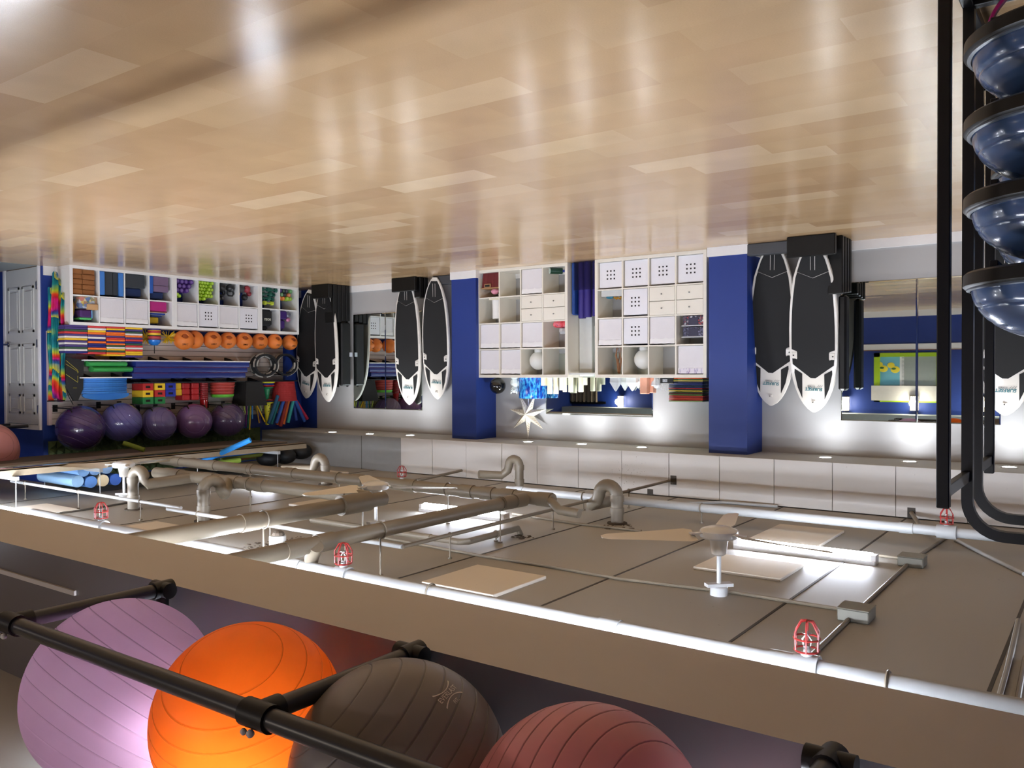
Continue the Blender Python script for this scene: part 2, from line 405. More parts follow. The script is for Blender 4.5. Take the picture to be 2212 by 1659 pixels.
# ================================================================ lights
def spot(name, loc, power, size, blend, aim=(0, 0, -1), r=0.04, col=(1, 0.98, 0.95)):
    l = bpy.data.lights.new(name, 'SPOT'); l.energy = power; l.spot_size = size; l.spot_blend = blend; l.shadow_soft_size = r; l.color = col
    o = bpy.data.objects.new(name, l); COL.objects.link(o); o.location = loc
    o.rotation_euler = Vector(aim).to_track_quat('-Z', 'Y').to_euler(); return o
dl = [(718,934),(799,938),(886,941),(1141,955),(1257,960),(1386,967),(1783,989),(1965,998),(2180,1010)]
words = ['over the pair of boards by the storage corner', 'second from the storage corner', 'third from the storage corner beside the blue column', 'right over the paper star', 'over the gap between the big white cube shelves', 'nearest the tall column, over the folder stack', 'over the pair of boards beside the tall blue column', 'over the wide mirror', 'at the photo edge behind the black ball rack']
M_ring = mat('white downlight trim', (235, 235, 235), 0.4)
dp = thing('downlight', 'x', 'light')
MB().lathe([(0.075, 0), (0.078, -0.004), (0.06, -0.006), (0.055, 0.0)], n=28).build('trim_ring', M_ring, dp, True)
MB().lathe([(0.056, -0.001), (0.054, -0.0045), (0.02, -0.006)], n=24).build('lens', M_down, dp, True)
DP = Proto(dp)
for (x, y), wd in zip(dl, words):
    p = PZ(x, y, SOF)
    DP(p, label='glowing recessed downlight in the soffit, ' + wd, group='recessed downlights in the soffit')
    spot('downlight_lamp', (p.x, p.y, SOF-0.015), 13, math.radians(140), 0.9, col=(.93, .97, 1))
# linear fluorescent fixtures
# parts modelled around their thing's own origin
_build = MB.build
def build_local(s, name, m, parent=None, smooth=False, base=None):
    if parent is not None:
        sv = s.v; off = s_world(parent); s.v = [p+off for p in sv]
        o = _build(s, name, m, parent, smooth, base); s.v = sv; return o
    return _build(s, name, m, parent, smooth, base)
MB.lbuild = build_local
def fixture(a, b, label, zt=CEI, w=0.12):
    a, b = Vector((a[0], a[1], 0)), Vector((b[0], b[1], 0)); d = (b-a); L = d.length; ang = math.atan2(d.y, d.x); mid = (a+b)/2
    t = thing('fluorescent_light', label, 'light', (mid.x, mid.y, zt), 'fluorescent strip lights')
    bx((-L/2, -w/2, -0.03), (L/2, w/2, 0)).lbuild('housing', M_white, t)
    prof = [(-w*0.36, -0.03), (-w*0.33, -0.06), (-w*0.18, -0.078), (0, -0.083), (w*0.18, -0.078), (w*0.33, -0.06), (w*0.36, -0.03)]
    MB().loft([[(-L/2+0.03, y, z) for y, z in prof], [(L/2-0.03, y, z) for y, z in prof]]).lbuild('diffuser', M_tube2 if w < .07 else M_tube, t, True)
    MB().box((-L/2-0.004, -w*0.4, -0.07), (-L/2+0.03, w*0.4, 0)).box((L/2-0.03, -w*0.4, -0.07), (L/2+0.004, w*0.4, 0)).lbuild('end_cap', M_white, t)
    t.rotation_euler.z = ang
    return t
def lz(x, y): return PZ(x, y, CEI-0.06)
a, b = lz(1590, 1166), lz(1897, 1199); fixture(a, (b.x, a.y, 0), 'long glowing fluorescent strip light beside the nearest ceiling fan')
a, b = lz(913, 1090), lz(1108, 1108); fixture(a, (b.x, a.y, 0), 'glowing fluorescent strip light behind the elbowed drain pipe, beside the middle fan')
a, b = lz(300, 1170), lz(566, 1209); fixture((a.x, b.y, 0), b, 'glowing fluorescent strip partly hidden by the taupe bulkhead, under the big drain pipe')
a, b = lz(-120, 1090), lz(110, 1119); fixture((a.x, b.y, 0), b, 'glowing fluorescent strip at the photo edge, just past the taupe bulkhead')
a, b = PZ(548, 1040, CEI-0.06), PZ(600, 1046, CEI-0.06); fixture((a.x, b.y, 0), b, 'distant glowing fluorescent strip half hidden behind the two parallel drain pipes')
fixture((3.0, 2.69, 0), (0.9, 2.69, 0), 'fluorescent strip tucked behind the bulkhead, lighting the near sprinkler main', w=.05)
fixture((5.7, 2.69, 0), (3.8, 2.69, 0), 'fluorescent strip tucked behind the bulkhead, toward the storage wall', w=.05)
fixture((-0.1, 5.6, 0), (-1.4, 5.6, 0), 'added unseen fluorescent strip past the photo edge by the trainer rack')  # out-of-view strip, added as extra light
fixture((3.75, 2.095, 0), (2.4, 2.095, 0), 'fluorescent strip glowing above the lilac and orange exercise balls', zt=3.06, w=.05)
fixture((1.2, 2.095, 0), (-0.6, 2.095, 0), 'fluorescent strip against the bulkhead above the black rack end', zt=3.06, w=.05)
fixture((9.8, 2.69, 0), (7.4, 2.69, 0), 'added fill strip hidden behind the bulkhead, brightening the storage wall', w=.05)  # no known lamp here; added to brighten the storage shelves
fixture((9.9, 1.5, 0), (8.5, 1.5, 0), 'added unseen fill strip on the camera side, lighting the storage wall', zt=3.06)  # unseen strip, added to lift the light on the storage wall
# mirrors on the back wall
def mirror(x0, x1, z0, z1, splits, label, frame=0.0):
    t = thing('wall_mirror', label, 'mirror', ((x0+x1)/2, WY-0.008, z0), 'frameless mirrors on the back wall')
    e = [x0]+splits+[x1]
    for a, b in zip(e[:-1], e[1:]):
        P = MB(); r = 0.012
        P.loft([[(a+.001, WY-0.002, z0), (b-.001, WY-0.002, z0), (b-.001, WY-0.002, z1), (a+.001, WY-0.002, z1)],
                [(a+.001, WY-0.008, z0), (b-.001, WY-0.008, z0), (b-.001, WY-0.008, z1), (a+.001, WY-0.008, z1)],
                [(a+r, WY-0.012, z0+r), (b-r, WY-0.012, z0+r), (b-r, WY-0.012, z1-r), (a+r, WY-0.012, z1-r)]])
        P.build('mirror_panel', M_mirror, t)
    return t
m0, m1 = PY(1817, 908, WY), PY(2162, 912, WY)
mirror(m1.x, m0.x, PY(1835, 611, WY).z, m0.z, [PY(1981, 800, WY).x], 'wide two-panel wall mirror reflecting the blue wall opposite')
m0, m1 = PY(765, 882, WY), PY(913, 885, WY)
mirror(m1.x, m0.x, PY(765, 680, WY).z, m0.z, [PY(834, 800, WY).x], 'two-panel wall mirror between the boards reflecting orange balls and blue mats')
m0, m1 = PY(1180, 894, WY), PY(1411, 898, WY)
mirror(m1.x, m0.x, 1.15, m0.z, [], 'wide low mirror above the cube shelves reflecting a curtain and a lit sconce')
# front wall furniture seen in the mirrors: reflect a picture point onto the front wall
def PF(x, y, off=0.0):
    v = PY(x, y, 2*(WY-0.01)-FRONT-off); return Vector((v.x, FRONT+off, v.z))
M_brown = mat('brown wood strip', (120, 80, 50), 0.5)
def zf(y, x=1850): return PF(x, y).z
z0, z1 = zf(745), zf(757)
struct(bx((XL, FRONT, z0), (XR2, FRONT+0.05, z1)), 'trim_8', M_white)
struct(bx((XL, FRONT, z1), (XR2, FRONT+0.055, z1+0.02)), 'trim_9', M_brown)
# window with lime frame
wa, wb = PF(1889, 760), PF(2030, 760)
x0, x1 = min(wa.x, wb.x), max(wa.x, wb.x); za, zb = zf(763, 1900), zf(868, 1900)
t = bpy.data.objects.new('window_1', None); COL.objects.link(t); t.location = (x0, FRONT, za); t['kind'] = 'structure'
M_lime = mat('lime green window frame', (165, 200, 30), 0.5)
MB().box((x1-0.13, FRONT, za), (x1, FRONT+0.05, zb)).box((x0, FRONT, za), (x1, FRONT+0.05, za+0.09)).box((x0, FRONT, za), (x0+0.06, FRONT+0.05, zb)).box((x0, FRONT, zb-0.05), (x1, FRONT+0.05, zb)).build('window_frame', M_lime, t)
bx((x0+0.06, FRONT+0.002, za+0.09), (x1-0.13, FRONT+0.012, zb-0.05)).build('window_pane', mat('pale grey glass panel', (150, 158, 154), 0.3), t)
tag(MB().box((x0-0.02, FRONT+0.06, zf(833, 1900)), (x1+0.05, FRONT+0.08, zf(865, 1900))).build('roller_blind', mat('white blind fabric', (210, 208, 204), 0.8), None), 'white roller blind half lowered over the lime-framed window, seen in the wide mirror', 'blind')
# poster
pa, pb = PF(1900, 770), PF(1944, 832)
px0, px1 = min(pa.x, pb.x), max(pa.x, pb.x); pz0, pz1 = zf(770, 1920), zf(833, 1920)
po = thing('poster', 'pale blue poster of yellow fruit with a white zigzag edge, in the lime-framed window', 'poster', ((px0+px1)/2, FRONT+0.02, pz0))
bx((px0, FRONT+0.013, pz0), (px1, FRONT+0.02, pz1)).build('sheet', mat('pale blue paper', (112, 180, 200), 0.7, var=0.1, scale=6), po)
bd = MB(); n = 22
for i in range(n): 
    z = pz0+(pz1-pz0)*(i+.2)/n; bd.box((px0-0.09, FRONT+0.013, z), (px0-0.01, FRONT+0.022, z+(pz1-pz0)/n*0.55))
for i in range(18):
    xx = px0+(px1-px0)*(i+.2)/18; bd.box((xx, FRONT+0.013, pz0-0.09), (xx+(px1-px0)/18*0.55, FRONT+0.022, pz0-0.01))
bd.box((px0-0.04, FRONT+0.013, pz0), (px0, FRONT+0.018, pz1)).box((px0, FRONT+0.013, pz0-0.04), (px1, FRONT+0.018, pz0)); bd.build('scalloped_border', M_white, po)
for (cx_, cz_) in ((px0+0.22*(px1-px0), pz0+0.45*(pz1-pz0)), (px0+0.8*(px1-px0), pz0+0.42*(pz1-pz0))):
    MB().ball((cx_, FRONT+0.022, cz_), 0.10, sc=(1, .08, .8)).ball((cx_+0.09, FRONT+0.024, cz_-0.10), 0.08, sc=(1, .08, .8)).build('fruit', mat('yellow print', (235, 215, 60), 0.6), po, True)
    MB().ball((cx_+0.03, FRONT+0.03, cz_-0.02), 0.05, sc=(1, .1, .5)).build('leaf', mat('green print', (60, 110, 50), 0.6), po, True)
# second blue-lit opening, sconces, curtain, soffit ledge on the front wall
M_sc = emis('sconce glow', (255, 232, 200), 9); M_scf = mat('sconce dark frame', (40, 32, 28), 0.5)
scp = thing('wall_sconce', 'x', 'light')
MB().cyl((0, 0.09, -0.16), (0, 0.09, 0.16), 0.085, n=20).lbuild('shade', M_sc, scp, True)
g = MB()
for i in range(8):
    a = PI*(i/7); g.box((0.09*math.cos(a)-0.006, 0.09+0.09*math.sin(a)-0.006, -0.165), (0.09*math.cos(a)+0.006, 0.09+0.09*math.sin(a)+0.006, 0.165))
g.lathe([(0.093, -0.17), (0.093, -0.16)], (0, 0.09, 0)).lathe([(0.093, 0.16), (0.093, 0.17)], (0, 0.09, 0)); g.box((-0.05, 0, -0.1), (0.05, 0.03, 0.1)); g.lbuild('frame', M_scf, scp)
SC = Proto(scp)
for (x, y), wd in zip([(1826, 872), (1975, 871), (2121, 873), (1341, 868)], ['peeking from behind the white board edge', 'at the seam of the wide mirror', 'between the black rack posts', 'reflected in the low mirror above the shelves']):
    p = PF(x, y, 0.09); SC((p.x, FRONT, p.z), label='lit slatted wall sconce '+wd, group='wall sconces seen in the mirrors')
    L = bpy.data.lights.new('sconce_lamp', 'POINT'); L.energy = 14; L.color = (1, .85, .7); L.shadow_soft_size = 0.08
    lo = bpy.data.objects.new('sconce_lamp', L); COL.objects.link(lo); lo.location = (p.x, FRONT+0.24, p.z)
zs = zf(893, 1900)
struct(bx((XL, FRONT, zs), (XR2, FRONT+0.55, zs+0.22)), 'trim_10', mat('grey green ledge paint', (168, 176, 172), 0.6))
# curtain on rail
ca, cbx = PF(1222, 850), PF(1294, 850); zc = PF(1260, 868).z
xa, xb = min(ca.x, cbx.x), max(ca.x, cbx.x)
cur = thing('curtain', 'grey brown gathered curtain hanging from a dark rail, seen in the low mirror', 'curtain', ((xa+xb)/2, FRONT+0.1, 0.7))
cm = MB(); N_ = 60; rows = []
for z in (0.7, 1.2, zc): rows.append([(xa+(xb-xa)*i/N_, FRONT+0.1+0.04*math.sin(i*0.9)+0.015*math.sin(i*2.3), z) for i in range(N_+1)])
cm.loft(rows, cap=False, closed=False); rows2 = [[(x, y-0.01, z) for x, y, z in r] for r in rows]; cm.loft(rows2, cap=False, closed=False)
cm.build('cloth', mat('taupe curtain cloth', (118, 106, 92), 0.85), cur, True)
bx((PF(1311, 866).x, FRONT+0.05, zc-0.02), (PF(1180, 866).x+0.6, FRONT+0.09, zc+0.05)).build('rail', M_blackp, cur)
# ================================================================ ceiling: tiles, pipes, sprinklers, fans
def tile(px, label):
    P = [PZ(x, y, CEI-0.02) for x, y in px]
    xs_ = [p.x for p in P]; ys_ = [p.y for p in P]
    tag(bx((min(xs_), min(ys_), CEI-0.022), (max(xs_), max(ys_), CEI+0.001), 0.004).build('ceiling_tile', M_tile), label, 'tile', 'beige square tiles on the concrete ceiling')
tile([(917, 1257), (1030, 1220), (1172, 1243), (1065, 1286)], 'beige square ceiling tile closest to the taupe bulkhead, below the small gas pipe')
tile([(1497, 1224), (1727, 1218), (1690, 1248)], 'beige square ceiling tile right behind the nearest fan rod')
tile([(1612, 1165), (1700, 1134), (1824, 1146)], 'beige square ceiling tile behind the long glowing strip light')
tile([(235, 1142), (340, 1126), (402, 1146), (320, 1159)], 'beige square ceiling tile between the caged sprinkler and the big lit drain pipe')
tile([(8, 1099), (105, 1088), (160, 1098), (40, 1118)], 'beige square ceiling tile at the photo edge beside the lit strip')
tile([(635, 1090), (700, 1076), (790, 1084), (720, 1100)], 'beige ceiling tile half hidden above the middle fan blade and drain pipe')
tile([(700, 1021), (712, 1016), (745, 1019), (730, 1023)], 'small distant beige ceiling tile near the soffit and far pipe trap')
def arc(c, r, a0, a1, U, V, n=8):
    c, U, V = Vector(c), Vector(U), Vector(V)
    return [c+U*r*math.cos(a0+(a1-a0)*i/n)+V*r*math.sin(a0+(a1-a0)*i/n) for i in range(n+1)]
def pipe(name, pts, r, label, cat='pipe', group=None, m=None, coup=(), hang=(), n=14, rods=0.006):
    m = m or M_pipe; pts = [Vector(p) for p in pts]
    t = thing(name, label, cat, pts[0], group)
    MB().tube(pts, r, n).build('pipe_run', m, t, True)
    seg = [(pts[i+1]-pts[i]).length for i in range(len(pts)-1)]; L = sum(seg)
    def at(f):
        d = f*L
        for i, s in enumerate(seg):
            if d <= s or i == len(seg)-1: return pts[i]+(pts[i+1]-pts[i])*(d/s), (pts[i+1]-pts[i]).normalized()
            d -= s
    for f in coup:
        p, d = at(f); h = r*1.3
        MB().cyl(p-d*h, p+d*h, r*1.13, n=18).build('coupling', m, t, True)
    for f in hang:
        p, d = at(f)
        if CEI-p.z < 0.03: continue
        g = MB(); side = d.cross(Vector((0, 0, 1))).normalized()
        g.tube([p+side*r*1.12*math.cos(a)+Vector((0, 0, r*1.12*math.sin(a))) for a in [2*PI*i/14 for i in range(15)]], 0.006, 5, cap=False)
        g.cyl(p+Vector((0, 0, r)), Vector((p.x, p.y, CEI)), rods, n=8); g.cyl(Vector((p.x, p.y, CEI-0.012)), Vector((p.x, p.y, CEI)), rods*3.2, n=10)
        g.build('hanger', M_pipe, t, True)
    return t
def sprinkler(p, s, label):
    t = thing('fire_sprinkler', label, 'sprinkler', p, 'caged sprinkler heads')
    x, y, z = p
    MB().lathe([(0.02*s, 0), (0.02*s, -0.02*s), (0.012*s, -0.022*s), (0.012*s, -0.045*s)], p, 14).build('stem', M_pipe2, t, True)
    q = MB().tube([(x-0.012*s, y, z-0.045*s), (x-0.015*s, y, z-0.065*s), (x, y, z-0.085*s)], 0.003*s, 6).tube([(x+0.012*s, y, z-0.045*s), (x+0.015*s, y, z-0.065*s), (x, y, z-0.085*s)], 0.003*s, 6)
    q.lathe([(0.016*s, -0.086*s), (0.016*s, -0.089*s)], p, 12); q.build('deflector', M_chrome, t, True)
    c = MB(); R = 0.042*s
    for k in range(6):
        a = PI*k/3+.3; c.tube([(x+R*.95*math.cos(a), y+R*.95*math.sin(a), z-0.03*s), (x+R*math.cos(a), y+R*math.sin(a), z-0.09*s), (x+R*.5*math.cos(a), y+R*.5*math.sin(a), z-0.125*s), (x, y, z-0.13*s)], 0.0035*s, 5)
    for zz, rr in ((0.03, .95), (0.07, 1.0)): c.tube([(x+R*rr*math.cos(2*PI*i/16), y+R*rr*math.sin(2*PI*i/16), z-zz*s) for i in range(17)], 0.0035*s, 5, cap=False)
    c.build('red_cage', mat('red wire', (150, 40, 38), 0.4), t, True)
GP = 'taupe drain pipes under the ceiling'
# sprinkler mains (run along the room)
zm = 2.63
a = PZ(1200, 1333, zm)
pipe('sprinkler_main', [(7.8, a.y, zm), (XL, a.y, zm)], 0.042, 'near light grey sprinkler main running just behind the taupe bulkhead', m=M_pipe2, coup=(0.11, .34, .56, .64, .78, .9), hang=(.2, .45, .68, .86), group='sprinkler mains')
MAIN_Y = a.y
for px, lab in (((1743, 1400)), 'caged red sprinkler head on the near main, nearest the camera'), (((742, 1215)), 'caged red sprinkler head over the bulkhead beside the white ceiling stub'), (((219, 1130)), 'caged red sprinkler head at the photo edge beside the strip light glare'):
    q = PY(px[0], px[1]+20, MAIN_Y); q = Vector((q.x, MAIN_Y, zm-0.035))
    c = MB().cyl((q.x-0.05, MAIN_Y, zm), (q.x+0.05, MAIN_Y, zm), 0.055, n=18)
    sprinkler(tuple(q), 1.25, lab)
    tag(c.build('pipe_tee', M_pipe2, None, True), 'grey tee fitting carrying the '+lab.replace('caged red ', ''), 'fitting')
zf_ = 2.66
a = PZ(1450, 1091, zf_)
pipe('sprinkler_main', [(PZ(1090, 1058, zf_).x, a.y, zf_), (XL, a.y, zf_)], 0.04, 'far light grey sprinkler main between the fan and the soffit', m=M_pipe2, coup=(0.02, .5, .8), hang=(.12, .28, .62), group='sprinkler mains')
FM_Y = a.y
q = PY(2045, 1150, FM_Y); sprinkler((q.x, FM_Y, zf_-0.03), 1.2, 'caged red sprinkler head on the far main beside the black rack handles')
tag(MB().cyl((q.x-0.07, FM_Y, zf_), (q.x+0.07, FM_Y, zf_), 0.055, n=18).build('pipe_tee', M_pipe2, None, True), 'grey tee fitting where thin diagonal pipes meet the far main', 'fitting')
q = PZ(868, 1036, 2.70); sprinkler((q.x, q.y, 2.70), 1.3, 'distant caged red sprinkler head in front of the soffit panel edge')
pipe('sprinkler_branch', [(q.x+0.05, q.y, 2.73), (q.x-0.1, q.y, 2.73), (PZ(941, 1025, 2.7).x, SOFY, 2.70)], 0.018, 'thin branch pipe from the distant caged sprinkler into the soffit', m=M_pipe)
# big drain pipes, height zd
zd = 2.48
A = PZ(585, 1206, zd); B = PZ(1057, 1087, zd); x_ = (A.x+B.x)/2
E1 = PZ(1085, 1074, zd)
pipe('drain_pipe', [(x_, 2.7, zd), (x_, B.y-0.1, zd), (x_, B.y+0.1, zd), (x_-0.02, E1.y, zd)], 0.052, 'long taupe drain pipe crossing in front of the middle fan rod', group=GP, coup=(0.22, .30, .93, .98), hang=(.46, .9))
D2y = PZ(800, 1040, zd).y
L2 = PZ(350, 994, zd).x; R2 = PZ(1163, 1088, zd).x
pipe('drain_pipe', [(L2, D2y, zd), (R2, D2y, zd)], 0.055, 'farthest long taupe drain pipe with the capped end below the blue column', group=GP, coup=(.06, .18, .3, .42, .6, .72, .84, .88, .92, .985), hang=(.3, .55, .8))
pipe('drain_pipe', [(R2+.02, D2y-0.02, zd), (R2-0.16, D2y-0.15, zd+0.05), (PZ(1230, 1099, zd).x, D2y-0.15, zd+0.06)], 0.038, 'short taupe drain stub elbowing off the capped pipe end', group=GP)
D3y = PZ(600, 1052, zd).y
L3 = PZ(345, 1020, zd).x; R3 = PZ(800, 1075, zd).x
pipe('drain_pipe', [(L3, D3y, zd), (R3, D3y, zd)], 0.06, 'thick taupe drain pipe with the double tee, second from the soffit', group=GP, coup=(.08, .12, .3, .42, .55, .9), hang=(.5,))
# P_C with trap 1
T1 = PZ(485, 1037, zd)
s1 = PZ(330, 1057, zd)
Xc = T1.x
def trap(name, base, side, r, top, low, gap, label, tail=()):
    """inverted U below the ceiling: base = (x, y) of the riser, side = unit vector to the outlet leg"""
    side = Vector((side[0], side[1], 0)).normalized(); R = gap/2
    c = Vector((base[0], base[1], low+R))+side*R
    pts = [Vector((base[0], base[1], top))]+[Vector((base[0], base[1], low+R))]+[c-side*R*math.cos(a)-Vector((0, 0, 1))*R*math.sin(a) for a in [PI*i/10 for i in range(1, 10)]]+[c+side*R]
    pts += [Vector(p) for p in tail]
    t = pipe(name, pts, r, label, group='U-shaped pipe traps')
    for z in (top-0.12, low+R+0.02): MB().cyl((base[0], base[1], z-0.03), (base[0], base[1], z+0.03), r*1.13, n=18).build('coupling', M_pipe, t, True)
    MB().cyl((base[0], base[1], top-0.012), (base[0], base[1], top), r*1.6, n=16).build('collar', M_dirt, t, True)
    return t
def ztop(): return CEI
b1 = PZ(288, 1101, CEI); low1 = PY(297, 1016, b1.y).z
o1 = Vector((PZ(320, 1055, zd).x, b1.y, 0))
trap('drain_trap', (b1.x, b1.y), (-1, 0.15), 0.055, CEI, low1, 0.17, 'upside-down U drain trap beside the foam rollers, first from the photo edge', [(b1.x-0.19, b1.y+0.05, low1+0.14), (Xc+0.45, b1.y+0.5, zd), (Xc, D3y-0.02, zd)])
b2 = PZ(440, 1126, CEI); low2 = PY(440, 1040, b2.y).z
trap('drain_trap', (b2.x, b2.y), (-0.2, 1), 0.055, CEI, low2, 0.17, 'drain trap seen edge-on in front of the double tee', [(b2.x-0.04, b2.y+0.2, low2+0.14), (PZ(500, 1040, zd).x, D3y-0.02, zd)])
b3 = PZ(703, 1047, CEI); low3 = PY(690, 988, b3.y).z
trap('drain_trap', (b3.x, b3.y), (1, 0), 0.055, CEI, low3, 0.20, 'distant U drain trap nearest the storage corner soffit', [(b3.x+0.24, b3.y, low3+0.16), (b3.x+0.7, b3.y-0.1, low3+0.18)])
b4 = PZ(1122, 1062, CEI); low4 = PY(1115, 992, b4.y).z
trap('drain_trap', (b4.x, b4.y), (1, 0), 0.05, CEI, low4, 0.15, 'U drain trap under the soffit between the downlights', [(b4.x+0.17, b4.y, low4+0.14), (b4.x+0.24, b4.y-0.03, low4+0.2), (PZ(905, 1050, 2.62).x, b4.y-0.25, 2.60)])
b5 = PZ(1333, 1131, CEI); low5 = PY(1316, 1048, b5.y).z
trap('drain_trap', (b5.x, b5.y), (1, 0), 0.058, CEI, low5, 0.19, 'largest U drain trap in the ceiling middle beside the dirty slab edge', [(b5.x+0.21, b5.y, low5+0.15), (b5.x+0.28, b5.y+0.02, low5+0.2), (PZ(1168, 1077, zd).x, b5.y+0.35, low5+0.2)])
# P_E big lit pipe
A = PZ(345, 1167, zd); B = PZ(720, 1091, zd); x_ = (A.x+B.x)/2
pipe('drain_pipe', [(x_, 2.7, zd), (x_, B.y, zd), (x_, B.y+0.5, zd-0.0)], 0.06, 'big drain pipe brightly lit at its bulkhead end', group=GP, coup=(.45,), hang=(.5, .9))
MB_ = MB().cyl((x_, B.y-0.0, zd), (x_, B.y+0.32, zd), 0.082, n=20); tag(MB_.build('pipe_coupling', M_pipe, None, True), 'fat ribbed coupling on the big lit drain pipe behind the middle fan blade', 'fitting')
# wye cleanout on D1
w0 = PZ(684, 1180, zd); w1 = PZ(668, 1212, CEI-0.15)
pipe('cleanout', [w0, (w0.x+0.08, w0.y+0.03, zd+0.08), (w0.x+0.13, w0.y+0.05, zd+0.2), (w0.x+0.13, w0.y+0.05, CEI)], 0.045, 'short elbow from the long drain pipe up to the ceiling above the bulkhead', group=GP)
# gas / thin pipes
g0 = PZ(863, 1180, 2.62); g1 = PZ(1458, 1037, 2.62); gx = (g0.x+g1.x)/2
M_thin = M_pipe2
pipe('thin_pipe', [(gx, g0.y, 2.62), (gx, SOFY, 2.62)], 0.015, 'thin straight pipe on drop rods running from the middle fan to the soffit', group='thin pipes', m=M_pipe, hang=(.12, .45, .78), rods=0.005)
gy = g0.y; gl = PZ(342, 1102, 2.62).x
pipe('thin_pipe', [(gl, gy, 2.62), (gx, gy, 2.62)], 0.017, 'thin pipe with white clips crossing the big lit drain pipe', group='thin pipes', m=M_pipe2, hang=(.16, .5, .8), rods=0.005)
h0, h1 = PZ(18, 1040, 2.62), PZ(398, 1096, 2.62)
pipe('thin_pipe', [(h0.x, (h0.y+h1.y)/2, 2.62), (h1.x, (h0.y+h1.y)/2, 2.62)], 0.016, 'thin pipe in front of the foam rollers near the photo edge', group='thin pipes', m=M_pipe2, hang=(.1, .45, .8), rods=0.005)
k0 = PZ(700, 1118, 2.74); k1 = PZ(1003, 1172, 2.74); k2 = PZ(1123, 1142, 2.74)
pipe('thin_pipe', [(k0.x, k1.y, 2.74), (k1.x+0.05, k1.y, 2.74), (k1.x, k1.y+0.05, 2.74), (k1.x, k2.y, 2.74), (k1.x, k2.y+0.04, CEI)], 0.026, 'elbowed grey pipe close to the ceiling beside the middle fan', group='thin pipes', m=M_pipe, coup=(.55,), hang=(.3, .85))
def conduit(pxs, r, label, z=CEI, m=None):
    P = [PZ(x, y, z-r) for x, y in pxs]
    return pipe('conduit', P, r, label, m=m or M_pipe, group='conduits on the ceiling', n=8)
conduit([(800, 1156), (1030, 1199), (1200, 1226), (1337, 1250), (1535, 1274)], 0.011, 'long thin conduit on the ceiling running to the nearest fan mount')
conduit([(1575, 1278), (1700, 1298), (1830, 1318)], 0.011, 'conduit from the nearest fan mount to the square junction box')
conduit([(1743, 1425), (1850, 1322), (1970, 1210), (2045, 1160)], 0.013, 'diagonal conduit linking the two junction boxes and the far main')
conduit([(1899, 1200), (1960, 1208)], 0.010, 'short conduit from the long strip light to the far junction box')
conduit([(2062, 1165), (2130, 1200), (2212, 1240)], 0.014, 'thin diagonal pipe leaving the far main toward the photo edge', m=M_pipe2)
conduit([(2200, 1340), (2178, 1440), (2157, 1516)], 0.014, 'conduit on the dirty ceiling patch at the photo edge')
conduit([(2215, 1420), (2200, 1500), (2197, 1524)], 0.012, 'second conduit at the extreme photo edge of the ceiling')
conduit([(1107, 1110), (1245, 1131), (1385, 1147)], 0.012, 'conduit from the middle strip light toward the nearest fan blade')
conduit([(40, 1119), (170, 1103), (282, 1085)], 0.010, 'thin dark cable line beside the edge ceiling tile', m=M_joint)
conduit([(1400, 1090), (1560, 1085), (1680, 1094)], 0.016, 'cable tray end along the soffit top edge', m=M_pipe2)
def on_soffit(px, py): return PY(px, py, SOFY)
for (x, y), wd in (((1850, 1322), 'nearer the bulkhead'), ((1971, 1209), 'beside the far sprinkler')):
    p = PZ(x, y, CEI-0.04)
    t = thing('junction_box', 'grey square junction box on the ceiling '+wd, 'junction box', (p.x, p.y, CEI), 'ceiling junction boxes')
    bx((-.085, -.085, -.07), (.085, .085, 0), 0.006).lbuild('body', mat('galvanised grey', (128, 126, 116), 0.5, 0.2), t); bx((-.088, -.088, -.075), (.088, .088, -.068), 0.003).lbuild('cover', mat('galvanised grey', (128, 126, 116), 0.5, 0.2), t)
# small pipe mouths in the soffit front
for (x, y), lab in (((1455, 1037), 'small dark hole where the thin pipe enters the soffit'), ((1405, 1066), 'square dark hole in the soffit above the large trap'), ((1969, 1108), 'square dark slot in the soffit beside the black rack')):
    p = on_soffit(x, y); tag(bx((p.x-0.035, SOFY-0.008, p.z-0.05), (p.x+0.035, SOFY-0.001, p.z+0.05)).build('pipe_opening', M_joint), lab, 'opening')
q0 = PZ(2040, 1157, 2.72); q1 = PY(1969, 1108, SOFY)
pipe('thin_pipe', [q1, (q0.x+0.25, q0.y+0.5, 2.77), (q0.x, q0.y, 2.72)], 0.02, 'short diagonal pipe from the soffit slot to the far main tee', group='thin pipes', m=M_pipe)
# white stub + crumbling concrete near the bulkhead
p = PZ(600, 1192, CEI)
MBs = thing('ceiling_stub', 'white round stub pipe in broken concrete beside the thin clipped pipe', 'pipe stub', p)
MB().lathe([(0.062, -0.13), (0.066, -0.125), (0.066, 0)], p, 24).build('stub_pipe', mat('white plastic', (215, 215, 212), 0.4), MBs, True)
MB().ball((p.x-0.01, p.y, p.z-0.14), 0.05, 10, 6, sc=(1, 1, .6)).build('rubble_plug', M_dirt, MBs)
for (x, y), s_, lab in (((560, 1178), 0.14, 'dark chipped concrete patch beside the white stub, toward the lit pipe'), ((632, 1166), 0.13, 'dark chipped concrete patch on the far side of the white stub'), ((1333, 1137), 0.17, 'ragged debris around the largest drain trap'), ((1130, 1160), 0.1, 'ragged hole edge around the elbowed grey pipe')):
    p = PZ(x, y, CEI); q = MB()
    for k in range(26):
        a, rr = random.uniform(0, 2*PI), s_*math.sqrt(random.random()); e = random.uniform(0.004, 0.013)
        q.ball((p.x+rr*math.cos(a), p.y+rr*math.sin(a), CEI), e, 5, 4, sc=(random.uniform(1, 2.6), random.uniform(1, 2.6), .7))
    tag(q.build('concrete_debris', M_dirt), lab, 'debris', 'broken concrete patches', 'stuff')
